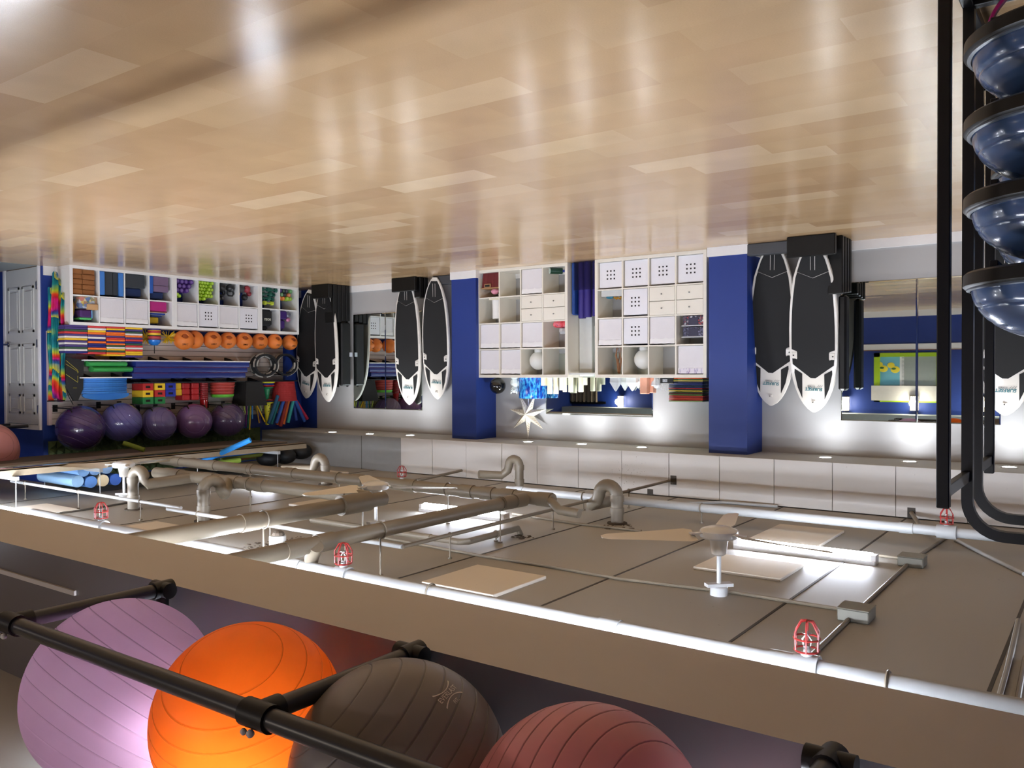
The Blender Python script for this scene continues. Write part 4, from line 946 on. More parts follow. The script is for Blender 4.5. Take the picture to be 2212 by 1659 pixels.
gm = bpy.data.materials.new('clear acrylic'); gm.use_nodes = True; nt = gm.node_tree; ms = nt.nodes.new('ShaderNodeMixShader'); tb = nt.nodes.new('ShaderNodeBsdfTransparent'); tb.inputs[0].default_value = (.78, .78, .84, 1); b = nt.nodes['Principled BSDF']; b.inputs['Base Color'].default_value = (.03, .03, .06, 1); b.inputs['Roughness'].default_value = .1
ms.inputs[0].default_value = .12; nt.links.new(tb.outputs[0], ms.inputs[1]); nt.links.new(b.outputs[0], ms.inputs[2]); nt.links.new(ms.outputs[0], nt.nodes['Material Output'].inputs[0])
bx((5.29, KY+.025, 0.0), (5.60, KY+.031, .36)).build('pane', gm, t)
tag(bx((gx0+.003, KY+.02, 1.405), (gx1-.003, KY+.36, 1.43), 0.002).build('bridge_shelf', mat('pale laminate panel', (214, 216, 212), .45)), 'pale shelf board bridging the gap between the two large cube shelves', 'shelf board')
# --- on top of the large shelves (z = top)
TZ = 2*OT+4*CW+3*IT
def TP(px, py=817, d=0.12): 
    p = PY(px, py, KY+d); return Vector((p.x, KY+d, TZ))
p = TP(1075, d=.15); t = thing('bowling_ball', 'black bowling ball on top of the shelf under the paper star, against the blue column', 'bowling ball', p)
MB().ball(p+Vector((0, 0, .112)), .112, 36, 24).build('body', mat('gloss black resin', (16, 17, 18), .12, coat=.6), t, True)
q = MB()
for a, b_ in ((-.35, .1), (-.05, .14), (.15, -.12)):
    d_ = Vector((a, -1, b_)).normalized(); q.cyl(p+Vector((0, 0, .112))+d_*.106, p+Vector((0, 0, .112))+d_*.1125, .008, n=10)
q.build('finger_holes', M_joint, t)
p = TP(1112, d=.12); t = thing('owl_figurine', 'small white ceramic owl figurine beside the black bowling ball', 'figurine', p)
MB().lathe([(.05, 0), (.055, .01), (.04, .02), (.058, .05), (.062, .08), (.048, .115), (.036, .125), (.05, .14), (.055, .17), (.045, .195), (.02, .205)], p, 20).ball(p+Vector((-.07, 0, .08)), .02, 8, 6, sc=(.8, 1, 2)).build('body', mat('white ceramic', (222, 232, 232), .25), t, True)
MB().cyl(p+Vector((-.04, -.02, .19)), p+Vector((-.055, -.02, .222)), .018, .002, 8).cyl(p+Vector((.04, -.02, .19)), p+Vector((.055, -.02, .222)), .018, .002, 8).build('ear_tufts', mat('white ceramic', (222, 232, 232), .25), t, True)
MB().ball(p+Vector((-.02, -.05, .165)), .012, 8, 6).ball(p+Vector((.02, -.05, .165)), .012, 8, 6).cyl(p+Vector((0, -.05, .15)), p+Vector((0, -.065, .143)), .008, .001, 6).build('face', mat('pale grey glaze', (190, 200, 200), .3), t, True)
a, b = PY(1131, 861, KY+.3), PY(1183, 861, KY+.3)
t = thing('vase', 'tall cylinder vase of mottled bright blue glass behind the paper star', 'vase', ((a.x+b.x)/2, KY+.24, TZ)); R_ = abs(a.x-b.x)/2*.97
zt = PY(1160, 861, KY+.15).z; MB().lathe([(R_*.96, 0), (R_, .02), (R_, zt-TZ-.01), (R_*.98, zt-TZ), (R_*.9, zt-TZ), (R_*.9, .03)], ((a.x+b.x)/2, KY+.24, TZ), 32).build('body', ramp_mat('mottled blue glass', [(0, (12, 20, 80)), (.4, (20, 60, 170)), (.5, (30, 130, 230)), (.6, (90, 200, 250)), (.68, (30, 90, 210)), (.8, (110, 30, 100)), (1, (10, 14, 60))], 'noise', 22, (1.4, 1.4, .6), .15), t, True)
cand = [(1176, 812+21, .045, 'short square'), (1188, 851, .035, 'first tall'), (1201, 851, .035, 'second tall'), (1213, 843, .03, 'slightly shorter'), (1220, 847, .028, 'narrow middle'), (1233, 847, .033, 'round before the curtain reflection'), (1255, 847, .034, 'lone tall'), (1264, 832, .03, 'lowest end')]
for x, y, r_, wd in cand:
    p = TP(x, d=.1+.05*(x % 3)); h_ = max(.05, PY(x, y, KY+.12).z-TZ)
    t = thing('candle', wd+' cream pillar candle on top of the large shelves', 'candle', p, 'cream candles on the cube shelves')
    MB().lathe([(r_, 0), (r_, h_-.004), (r_*.93, h_), (.004, h_-.004)], p, 20).build('wax', mat('cream wax', (246, 240, 214), .5, var=.02), t, True)
    MB().cyl(p+Vector((0, 0, h_-.006)), p+Vector((0, 0, h_+.012)), .0012, n=5).build('wick', M_joint, t)
for k, (x, y, wd_, hd, c_) in enumerate(((1330, 846, .12, .17, (168, 172, 178)), (1350, 846, .1, .16, (186, 192, 190)), (1366, 843, .13, .165, (216, 222, 224)), (1379, 838, .09, .13, (200, 204, 206)))):
    p = TP(x, d=.12+.06*(k % 2)); t = MB()
    t.loft([[(p.x-wd_/2, p.y-.035, TZ), (p.x+wd_/2, p.y-.035, TZ), (p.x+wd_/2, p.y+.035, TZ), (p.x-wd_/2, p.y+.035, TZ)], [(p.x-wd_*.52, p.y-.04, TZ+hd*.35), (p.x+wd_*.52, p.y-.04, TZ+hd*.35), (p.x+wd_*.52, p.y+.04, TZ+hd*.35), (p.x-wd_*.52, p.y+.04, TZ+hd*.35)], [(p.x-.006, p.y-.004, TZ+hd), (p.x+.006, p.y-.004, TZ+hd), (p.x+.006, p.y+.004, TZ+hd), (p.x-.006, p.y+.004, TZ+hd)]])
    tag(t.build('pointed_lantern', mat('frosted pane %d' % k, c_, .25, var=.12, scale=14)), ('first', 'second', 'third', 'last')[k]+' pointed frosted glass ornament from photo-left, before the low mirror', 'ornament', 'pointed glass ornaments')
for k, (x, h_) in enumerate(((1393, .20), (1407, .19))):
    p = TP(x, d=.1+.08*k); tag(bx((p.x-.048, p.y-.04, TZ), (p.x+.048, p.y+.04, TZ+h_-.005), .006).build('salt_block', mat('salmon salt', (236, 176, 150), .6, var=.15, scale=16)), ('larger' if k == 0 else 'narrower')+' salmon pink salt block near the clear glass bowl', 'salt block', 'salmon salt blocks')
p = TP(1415, d=.2); tag(MB().lathe([(.045, 0), (.06, .03), (.07, .09), (.05, .12), (.03, .13)], p, 9).build('glass_bowl', mat('clear cut glass', (214, 218, 222), .05, spec=.9, var=.25, scale=40)), 'clear cut glass bowl beside the salmon salt blocks', 'bowl')
bd_ = MB(); p0 = TP(1436, d=.22)
for k in range(60):
    a = random.uniform(0, PI); r_ = random.uniform(.02, .15); bd_.ball(p0+Vector((r_*math.cos(a), random.uniform(-.03, .03), .012+r_*math.sin(a)*1.1)), .005, 6, 4)
for k in range(14):
    a = PI*(k+.5)/14; bd_.tube([p0, p0+Vector((.15*math.cos(a), 0, .16*math.sin(a)))], .0012, 4)
tag(bd_.build('bead_spray', mat('glittering beads', (225, 230, 240), .1, .2)), 'spray of tiny clear glitter beads behind the black label box', 'ornament')
p = TP(1443, d=.06); t = thing('label_box', 'flat black box with a white label beside the folder stack', 'box', p); bx((p.x-.085, p.y-.04, TZ), (p.x+.085, p.y+.1, TZ+.068), .004).build('body', M_blackp, t); bx((p.x-.01, p.y-.042, TZ+.018), (p.x+.05, p.y-.04, TZ+.05)).build('label', mat('white label', (205, 214, 225), .5), t); text_mb('MITTS', .022, (p.x+.02, p.y-.0425, TZ+.027), (1, 0, 0), (0, 0, 1)).build('label_text', M_joint, t)
# colourful fabric folders
fx0, fx1 = TP(1527).x+.015, TP(1452).x
cols = [(196, 82, 34), (64, 92, 40), (200, 190, 90), (24, 30, 60), (22, 40, 96), (22, 40, 100), (20, 50, 60), (24, 34, 84), (150, 34, 40), (46, 50, 34), (210, 190, 60), (60, 70, 36), (70, 40, 30), (88, 124, 60), (170, 60, 40), (140, 30, 34), (190, 70, 40), (180, 60, 40), (120, 150, 90)]
cn = ['orange', 'dark green', 'pale yellow', 'navy', 'dark blue', 'dark blue', 'teal black', 'deep blue', 'crimson', 'olive black', 'yellow', 'moss green', 'brown', 'leaf green', 'rust red', 'dark red', 'orange red', 'brick red', 'sage green']
zt = PY(1490, 868, KY+.1).z; hh = (zt-TZ)/len(cols)
for k, c in enumerate(cols):
    q = MB(); off = random.uniform(-.008, .008); n = 10; up, dn = [], []
    for i in range(n+1):
        s_ = i/n; x = fx0+(fx1-fx0)*s_+off; zz = TZ+k*hh+.0006+.0018*math.sin(s_*3+k)*(k/len(cols)); up.append(x); dn.append(zz)
    q.loft([[(x, KY+.03+off, z), (x, KY+.30, z), (x, KY+.30, z+hh*.72), (x, KY+.03+off, z+hh*.72)] for x, z in zip(up, dn)])
    tag(q.build('fabric_folder', mat('cloth %d %d %d' % c, c, .8)), '%s cloth folder, %s up in the stack by the tall column' % (cn[k], ORD[k]), 'folder', 'stack of coloured cloth folders')
# paper star
sp = PY(1140, 895, WY-.1); t = thing('paper_star', 'white seven-pointed paper star lantern hanging under the soffit', 'star lantern', sp)
R1, R0, dp_ = 0.315, 0.105, .07
for k in range(7):
    a = PI/2+2*PI*k/7+.02; pk = sp+Vector((R1*math.cos(a), 0, R1*math.sin(a)))
    pl = sp+Vector((R0*math.cos(a+PI/7), 0, R0*math.sin(a+PI/7))); pr = sp+Vector((R0*math.cos(a-PI/7), 0, R0*math.sin(a-PI/7)))
    cf, cb_ = sp+Vector((0, -dp_, 0)), sp+Vector((0, dp_, 0))
    MB().add([cf, pk, pl, pr, cb_], [(0, 1, 2), (0, 3, 1), (4, 2, 1), (4, 1, 3)]).build('point', rubber_glow('star paper', (240, 234, 216), .35, .7) if 'star paper' not in _M else _M['star paper'], t)
    q = MB()
    for m_ in range(5):
        f_ = .28+.13*m_
        for edge in (pl, pr):
            A_ = cf+(pk-cf)*f_; B_ = edge+(pk-edge)*(f_*.9); nrm = (pk-cf).cross(edge-cf).normalized(); nrm = nrm if nrm.y < 0 else -nrm
            s0, s1_ = A_+(B_-A_)*.3+nrm*.0015, A_+(B_-A_)*.85+nrm*.0015; wv = (pk-cf).normalized()*.004
            q.add([s0-wv, s0+wv, s1_+wv, s1_-wv], [(0, 1, 2, 3)])
    q.build('slit_pattern', mat('slit shade', (150, 128, 100), .8), t)
MB().cyl(sp+Vector((0, 0, R1*.95)), (sp.x, sp.y, SOF), .0015, n=5).build('hanging_cord', M_white, t); MB().cyl((sp.x-.012, sp.y, sp.z-.02), (sp.x-.012, sp.y-.0, TZ+.02), .004, n=8).build('flex', M_white, t)
# ================================================================ balance boards leaning on the back wall
WT = [(0, .16), (.02, .28), (.05, .43), (.1, .60), (.2, .82), (.35, .96), (.5, 1), (.62, 1), (.72, .97), (.8, .88), (.86, .76), (.91, .62), (.95, .46), (.98, .28), (.995, .13), (1, .05)]
BL, BW = 1.80, .258
def hw(t):
    for (a, x), (b, y) in zip(WT[:-1], WT[1:]):
        if t <= b: return BW*(x+(y-x)*(t-a)/(b-a))
    return 0.01
def mk_board():
    t = thing('balance_board', 'x', 'balance board')
    rings = []
    ts = [0, .01, .02, .05, .1, .15, .2, .3, .4, .5, .6, .7, .76, .8, .83, .86, .89, .91, .93, .95, .965, .98, .99, .997, 1]
    for s in ts:
        w_ = hw(s); th = .07*min(1, .45+w_/BW*.55); e = min(.022, w_*.4); z = s*BL
        rings.append([(-w_, -th*.1, z), (-w_+e*.3, -th*.42, z), (-w_+e, -th*.5, z), (w_-e, -th*.5, z), (w_-e*.3, -th*.42, z), (w_, -th*.1, z), (w_-e*.5, th*.25, z), (w_*.7, th*.45, z), (0, th*.52, z), (-w_*.7, th*.45, z), (-w_+e*.5, th*.25, z)])
    MB().loft(rings).lbuild('shell', M_board, t, True)
    y0 = -.0335
    def fy(s): return -.07*min(1, .45+hw(s)/BW*.55)*.5
    def pad(pts, name, m, th=.006):
        """pts as (x, s)"""
        A = [(x, fy(s)-th, s*BL) for x, s in pts]; B = [(x, fy(s)+.003, s*BL) for x, s in pts]
        MB().loft([B, A]).lbuild(name, m, t)
    ins = .034
    S_ = [.168, .2, .26, .32, .4, .48, .56, .62]
    Rr = [(hw(s)-ins, s) for s in S_]
    up = [(hw(.62)-ins-.055, .632), (hw(.62)-ins-.055, .682), (hw(.67)-ins, .665), (hw(.71)-ins-.003, .71)]
    right = Rr+up
    pts = [(0, .204)]+[(x, s) for x, s in right]+[(.025, .79), (-.025, .79)]+[(-x, s) for x, s in reversed(right)]
    pad(pts, 'deck_pad', M_black)
    S2 = [.03, .06, .1, .165]
    r2_ = [(hw(s)-ins*.9, s) for s in S2]
    pad([(x, s) for x, s in r2_]+[(0, .201)]+[(-x, s) for x, s in reversed(r2_)], 'tail_pad', M_black)
    for sgn in (-1, 1):
        tri = [(.115, .765), (.195, .738), (.198, .76), (.165, .85), (.118, .915)]
        tri = [(sgn*x, s) for x, s in tri]
        if sgn < 0: tri = tri[::-1]
        pad(tri[::-1] if False else tri, 'nose_pad', M_black, .004)
        xx = sgn*(hw(.66)-.060); MB().box((xx-.030, -.042, .636*BL), (xx+.030, -.034, .676*BL), .003).lbuild('clip_plate', M_board, t)
        MB().cyl((xx+sgn*.01, -.046, .656*BL), (xx+sgn*.01, -.04, .656*BL), .008, n=10).lbuild('clip_screw', M_blackp, t)
        MB().box((sgn*.022-.0018, fy(.12)-.0075, .05*BL), (sgn*.022+.0018, fy(.12)-.004, .185*BL)).lbuild('tail_groove', M_board, t)
    MB().box((-.02, fy(.935)-.006, .925*BL), (.02, fy(.935)+.002, .945*BL), .003).cyl((0, -.034, .935*BL), (0, -.036, .935*BL), .005, n=8).lbuild('leash_plug', M_board, t)
    MB().cyl((.004, -.039, .936*BL), (.004, -.041, .936*BL), .006, n=8).lbuild('plug_hole', M_blackp, t)
    text_mb('SURFSET', .048, (-.006, -.0352, .848*BL), (1, 0, 0), (0, 0, 1), bold=.0012, shear=.12).lbuild('logo_text', mat('teal print', (28, 110, 120), .5), t)
    text_mb('FITNESS', .022, (.02, -.0352, .836*BL), (1, 0, 0), (0, 0, 1)).lbuild('logo_small_text', mat('dark print', (50, 56, 66), .5), t)
    q = MB()
    for k in range(3): q.prism([(0, 0), (.004, 0), (.024, .02), (.02, .02)], .0008, (-.03-.02*k-.03, -.0352, .832*BL), (1, 0, 0), (0, 0, 1))
    q.lbuild('logo_strokes', mat('dark print', (50, 56, 66), .5), t)
    for x, a, b_ in ((.1, .35, .8), (-.1, .35, .8)): bx((x-.008, .025, a*BL), (x+.008, .034, b_*BL)).lbuild('underside_rail', M_blackp, t)
    return t
BP = Proto(mk_board())
def board(pb, pt, yb, yt, label, rz=0.0, sc=None):
    B_, T_ = PY(pb[0], pb[1], yb), PY(pt[0], pt[1], yt)
    if B_.z < 0.02: B_.z = 0.004
    d = T_-B_; L = d.length
    z_ = d.normalized(); x_ = Vector((math.cos(rz), math.sin(rz), 0)); y_ = z_.cross(x_).normalized(); x_ = y_.cross(z_)
    e = Matrix((x_, y_, z_)).transposed().to_euler()
    return BP(B_, e, label, 'white balance boards leaning on the back wall', (sc or 1, 1, L/BL))
board((1671, 528), (1666, 876), 9.12, 9.38, 'white balance board with black deck beside the tall blue column, behind its neighbour', 0.0)
board((1757, 523), (1759, 890), 8.93, 9.30, 'white balance board with black deck nearest the wide mirror, in front of the other', 0.0)
board((940, 599), (946, 862), 9.18, 9.40, 'white balance board with black deck right beside the blue column, by the middle mirror', 0.0)
board((879, 605), (885, 874), 9.16, 9.38, 'white balance board overlapping the two-panel mirror, marked near its nose', 0.0)
board((702, 618), (710, 868), 9.08, 9.18, 'white balance board beside the black ball stand in the corner, front of the pair', 0.0)
board((671, 626), (662, 860), 9.15, 9.40, 'white balance board closest to the storage wall corner, rear of the pair', 0.0)
board((2178, 505), (2171, 897), 9.15, 9.38, 'white balance board partly hidden behind the black rack posts', 0.0)
# step slabs and low boxes at the board feet
def slab(a, b, label): 
    return tag(bx(a, b, .008).build('step_platform', M_blackp), label, 'step platform', 'black step platforms by the boards')
f0, f1 = PZ(1701, 513, 0), PZ(1808, 504, 0); yf = f0.y-.0
z1_ = .215
slab((f1.x, yf-.03, 0), (f0.x, yf+.03, z1_), 'low black step box in front of the boards nearest the wide mirror')
for k in range(4):
    slab((f1.x-.02, yf+.16+.1*k+.02, 0), (f1.x+.13, yf+.16+.1*k+.085, .60-.012*k), 'upright black step slab beside the wide mirror, %s from the room side' % ORD[k])
tag(bx((f1.x-.03, yf+.28, .605), (f1.x+.05, yf+.42, 1.60), .02).build('equipment_case', M_blackp), 'tall narrow black case standing on the step slabs beside the wide mirror', 'case')
g_ = PZ(1688, 535, 0); tag(bx((f0.x+.03, 8.98, 0), (f0.x+.50, 9.08, .13), .01).build('grey_step', mat('dark grey plastic', (66, 68, 72), .5)), 'dark grey step pad on the floor at the foot of the tall column boards', 'step platform')
f0, f1 = PZ(673, 616, 0), PZ(716, 613, 0)
slab((f1.x, f1.y-.06, 0), (f0.x, f1.y+.02, .215), 'low black step box in front of the corner boards')
for k in range(4): slab((f1.x, f1.y+.04+.09*k, 0), (f1.x+.2, f1.y+.04+.09*k+.08, .60-.01*k), 'upright black step slab in the corner group, %s from the room side' % ORD[k])
f0, f1 = PZ(842, 601, 0), PZ(899, 597, 0)
slab((f1.x, f1.y-.03, 0), (f0.x, f1.y+.03, .205), 'low black step box in front of the mirror board pair')
for k in range(2): slab((f1.x-.02, f1.y+.06+.1*k, 0), (f1.x+.10, f1.y+.06+.1*k+.08, .30), 'upright black step slab beside the boards by the middle mirror, '+('front' if k == 0 else 'rear')+' one')
tag(bx((7.62, 9.2, 0), (8.05, 9.30, .13), .01).build('grey_step', mat('dark grey plastic', (66, 68, 72), .5)), 'dark grey step pad on the floor beside the middle blue column', 'step platform')
# corner ball stand with label
c0 = PY(742, 700, 9.25)
t = thing('ball_stand', 'black stand holding dark weight balls behind the corner boards', 'ball stand', (c0.x, 9.25, .60))
sx0, sx1 = 10.10, 10.34
st = MB()
for xx in (sx0, sx1):
    for yy in (9.255, 9.455): st.box((xx-.012, yy-.012, 0), (xx+.012, yy+.012, 1.62))
for zz in (.68, .95, 1.22, 1.49): st.box((sx0-.012, 9.245, zz-.01), (sx1+.012, 9.265, zz+.01)).box((sx0-.012, 9.445, zz-.01), (sx1+.012, 9.465, zz+.01))
st.build('stand_frame', M_blackm, t)
for k, zz in enumerate((.80, 1.07, 1.34)):
    tag(MB().ball(((sx0+sx1)/2, 9.355, zz), .105, 24, 14).build('weight_ball', mat('charcoal rubber', (38, 40, 44), .45), None, True), ('lowest', 'middle', 'topmost')[k]+' dark weight ball in the corner ball stand', 'weight ball', 'dark weight balls in the corner stand')
ex = Vector((10.0, 9.3, 0)); 
t = thing('equipment_case', 'tall black case with a white tag beside the two-panel mirror', 'case', (ex.x, 9.3, .6)); bx((ex.x-.03, 9.22, .592), (ex.x+.055, 9.42, 1.60), .02).build('body', M_blackp, t)
lp = PX(758, 766, ex.x-.031); bx((ex.x-.034, lp.y-.03, lp.z-.035), (ex.x-.029, lp.y+.03, lp.z+.035)).build('tag_label', mat('white label', (205, 214, 225), .5), t)
# ================================================================ dome trainer rack near the camera (photo-right)
rk = thing('trainer_rack', 'tall black steel rack of square tube with curved handles holding the blue half-dome trainers', 'rack', (.45, 3.0, 0))
def post(px, Y_, w_=.038): 
    az = YAW-math.atan((px-1106)/FPX); return math.tan(az)*Y_
def ztop(px, py, x, y): 
    dep = Vector((x, y, 0)).dot(Vector((CF[0], CF[1], 0)).normalized()) ; return PY(px, py, y).z
xA = post(2039, 3.0); xB = post(2091, 3.52); xD = post(2112, 3.86); xC = post(2138, 4.2)
zA, zC = PY(2039, 1097, 3.0).z, PY(2138, 1022, 4.2).z
h = .019
bx((xA-h, 3.0-h, .06), (xA+h, 3.0+h, zA), .003).build('post', M_blackm, rk)
bx((xC-h, 4.2-h, .06), (xC+h, 4.2+h, zC), .003).build('post', M_blackm, rk)
def sq_tube(pts, a=.019, m=M_blackm):
    """square tube swept in the x-z plane"""
    mb = MB(); rr = []
    pts = [Vector(p) for p in pts]
    for i, p in enumerate(pts):
        d = (pts[min(i+1, len(pts)-1)]-pts[max(i-1, 0)]).normalized(); s_ = Vector((0, 1, 0)); n_ = d.cross(s_).normalized()
        rr.append([p+s_*a+n_*a, p-s_*a+n_*a, p-s_*a-n_*a, p+s_*a-n_*a])
    return mb.loft(rr)
for (x, y, pxh, pyh, rad) in ((xB, 3.52, 2150, 1158, .125), (xD, 3.86, 2170, 1120, .125)):
    zt = PY(pxh, pyh, y).z
    pts = [(x, y, .06), (x, y, zt-rad)]+[(x-rad+rad*math.cos(a), y, zt-rad+rad*math.sin(a)) for a in [PI/2*i/8 for i in range(1, 9)]]+[(x-.62, y, zt)]
    sq_tube(pts).build('handle_post', M_blackm, rk)
zbar = PY(2051, 1065, 3.0).z
bx((xA-.012, 3.0, zbar-.02), (xA+.012, 3.52, zbar+.02), .002).build('top_bar', M_blackm, rk)
bx((xC-.012, 3.86, zbar-.02), (xC+.012, 4.2, zbar+.02), .002).build('top_bar', M_blackm, rk)
bx((xA-.02, 2.95, .02), (xA+.02, 4.25, .06), .003).build('base_rail', M_blackm, rk)
bx((xA-.9, 3.52-h, .02), (xA, 3.52+h, .06), .003).build('base_rail', M_blackm, rk)
bx((xA-.9, 3.86-h, .02), (xA, 3.86+h, .06), .003).build('base_rail', M_blackm, rk)
for (x, y) in ((xA, 2.98), (xA, 4.2), (xA-.85, 3.52), (xA-.85, 3.86)): MB().cyl((x-.015, y, .024), (x+.015, y, .024), .024, n=16).build('caster', M_blackp, rk, True)
for xx in (xA-.65,):
    bx((xx-h, 3.0-h, .06), (xx+h, 3.0+h, zA), .003).build('post', M_blackm, rk); bx((xx-h, 4.2-h, .06), (xx+h, 4.2+h, zC), .003).build('post', M_blackm, rk)
    bx((xx-.02, 2.95, .02), (xx+.02, 4.25, .06), .003).build('base_rail', M_blackm, rk)
bsu = thing('dome_trainer', 'x', 'balance trainer'); Rb = .315
M_dome = mat('slate blue dome vinyl', (58, 78, 110), .2, var=.12, scale=9, coat=.25)
prof = [(Rb*.97, .055)]; 
for k in range(1, 40):
    a = PI/2*k/40; g = -.0035 if k in (9, 17, 25, 32) else 0
    prof.append(((Rb*.955+g)*math.cos(a)**.92, .055+.185*math.sin(a)))
prof.append((.001, .24)); MB().lathe(prof, n=56).lbuild('dome', M_dome, bsu, True)
MB().lathe([(Rb*.9, 0), (Rb*1.0, .004), (Rb*1.03, .012), (Rb*1.035, .05), (Rb*1.015, .056), (Rb*.98, .06), (Rb*.96, .062)], n=56).lbuild('platform', M_blackp, bsu, True)
MB().lathe([(Rb*1.0, .0575), (Rb*1.0, .063), (Rb*.965, .066)], n=56, cap=False).lbuild('rim_bead', mat('grey rim', (70, 78, 88), .3), bsu, True)
BS = Proto(bsu)
cxn = .105; lev = []
for py in (598, 425, 262, 92): lev.append(PY(2062, py, 3.12).z)
st_ = (lev[0]-lev[3])/3
levels = [lev[0]-k*st_ for k in range(5)]
nm = ['topmost', 'second from the top', 'third from the top', 'fourth from the top', 'lowest']
for k, z in enumerate(levels):
    z = z-.02
    if z < .065: continue
    for cyy, wd in ((3.255, 'nearer the camera'), (4.02, 'farther from the camera')):
        BS((cxn, cyy, z), (0, 0, .3*k), 'slate blue half-dome trainer, %s, in the column %s' % (nm[k], wd), 'half-dome trainers on the rack')
    for yy, e_ in ((3.10, 0), (3.42, 0), (3.9, 0), (4.12, 0)):
        pass
    zr = z-.022
    for xx in (xA-.13, xA-.52): bx((xx-.012, 3.08, zr), (xx+.012, 4.2, z-.001), .002).build('shelf_rail', M_blackm, rk)
    for yy in (3.52, 3.86): bx((xA-.65, yy-.01, zr-.02), (xA, yy+.01, zr), .002).build('cross_rail', M_blackm, rk)
# leaning exercise ring on the floor in front of the rack
rc = PZ(2268, -30, .19); rp = D_ = None
dep = 2.55; d_ = Vector(CF - (2262-1106)/FPX*CR + (60-829.5)/FPX*CU); P_ = Vector(C0)+d_*((.19-CAMZ)/d_.z)
t = thing('exercise_ring', 'pink fitness ring with dark grey pads, at the photo corner before the black rack', 'exercise ring', (P_.x, P_.y, 0))
vd = Vector((P_.x, P_.y, 0)).normalized(); sd = vd.cross(Vector((0, 0, 1))).normalized()
ring = [[P_+sd*r_*math.cos(a)+Vector((0, 0, 1))*r_*math.sin(a)+vd*dd_ for r_, dd_ in ((.186, -.02), (.19, -.016), (.19, .016), (.186, .02), (.178, .016), (.178, -.016))] for a in [2*PI*i/48 for i in range(49)]]
MB().loft(ring, cap=False).build('band', mat('magenta band', (176, 40, 110), .3), t, True)
for a0 in (0.35, PI+.35):
    pp = [[P_+sd*r_*math.cos(a)+Vector((0, 0, 1))*r_*math.sin(a)+vd*dd_ for r_, dd_ in ((.176, -.028), (.15, -.03), (.135, -.02), (.135, .02), (.15, .03), (.176, .028))] for a in [a0-.38+.76*i/12 for i in range(13)]]
    MB().loft(pp).build('grip_pad', mat('dark grey foam', (48, 54, 60), .7), t, True)
# ================================================================ storage wall: contents of the low cube shelves
def many(K, i, j, proto_fn, spots, label, group, sc=1.0):
    T, cell = K[1], K[2]; u, z = cell(i, j); P = Proto(proto_fn())
    for n_, s_ in enumerate(spots): P(T(u+s_[0], s_[2] if len(s_) > 2 else .03, z+s_[1]), (0, 0, (s_[3] if len(s_) > 3 else 0)), label if isinstance(label, str) else label(n_), group, sc)
def mk_dumbbell(rgb, name, r=.034, L=.15, hexa=False):
    """lies along +x (depth), end cap facing the room"""
    def f():
        t = thing('dumbbell', 'x', 'dumbbell'); m = mat(name, rgb, .4, var=.08); n = 6 if hexa else 18
        MB().cyl((0, 0, 0), (.045, 0, 0), r*.9, r, n).lbuild('head', m, t, not hexa); MB().cyl((L-.045, 0, 0), (L, 0, 0), r, r*.9, n).lbuild('head', m, t, not hexa)
        MB().cyl((.04, 0, 0), (L-.04, 0, 0), r*.45, n=12).lbuild('handle', m, t, True)
        MB().cyl((-.0012, 0, 0), (.002, 0, 0), r*.55, n=14).lbuild('end_disc', mat(name+' cap', tuple(min(255, int(v*.8+60)) for v in rgb), .4), t, True)
        return t
    return f
def pilew(r_, w_):
    '''row and place words for the spots of a pile'''
    out = []; n = int(w_/(2*r_+.001)); k = 0
    while len(out) < 60:
        m_ = n if k % 2 == 0 else n-1
        out += [(k, q) for q in range(m_)]; k += 1
    return lambda i: '%s layer up, %s from photo-left' % (ORD[out[i][0]], ORD[out[i][1]])
def hexpile(w_, r, rows, start=0.0):
    out = []; n = int((w_)/(2*r+.001))
    for k in range(rows):
        o = r if k % 2 == 0 else 2*r; m_ = n if k % 2 == 0 else n-1
        for q in range(m_): out.append((start+o+q*(2*r+.001), r+k*r*1.76))
    return out
# purple dumbbells
sp_ = hexpile(.30, .036, 3)[:10]; 
many(KDd, 0, 0, mk_dumbbell((74, 44, 120), 'purple vinyl', .0355), [(a, b, .03+.01*(i % 3)) for i, (a, b) in enumerate(sp_)], lambda n: 'purple dumbbell end in the purple pile, '+pilew(.036, .30)(n), 'purple dumbbells in the cube shelf')
many(KDd, 0, 0, mk_dumbbell((150, 190, 40), 'lime vinyl', .026), [(.03, .225, .03), (.075, .245, .05)], lambda n: 'lime dumbbell resting on top of the purple dumbbells, %s one' % ('photo-left' if n == 0 else 'inner'), 'lime dumbbells on the purple ones')
sp_ = hexpile(.29, .0265, 6)[:25]
many(KDd, 1, 0, mk_dumbbell((156, 194, 44), 'lime vinyl', .026), [(a, b, .02+.012*(i % 4)) for i, (a, b) in enumerate(sp_)], lambda n: 'lime green dumbbell end in the lime-filled cube, '+pilew(.0265, .29)(n), 'lime dumbbells in the cube shelf')
sp_ = hexpile(.33, .034, 3)
colsE = [(64, 44, 110), (40, 60, 50), (50, 50, 60), (90, 150, 90), (110, 160, 110), (40, 40, 44), (200, 120, 80), (230, 130, 60), (235, 135, 60), (160, 200, 70), (150, 190, 60), (90, 100, 50)]
cnE = ['dark purple', 'dark green', 'charcoal', 'sage green', 'pale green', 'black', 'tan orange', 'orange', 'bright orange', 'lime', 'yellow lime', 'olive']
for i, (a, b) in enumerate(sp_[:12]):
    q = mk_dumbbell(colsE[i], 'vinyl '+cnE[i], .033)(); uu, zz = KE[2](1, 0); place(q, KE[1](uu+a, .03+.01*(i % 3), zz+b), (0, 0, 0), cnE[i]+' dumbbell end in the mixed dumbbell cube at the corner', 'mixed dumbbells in the corner cube')
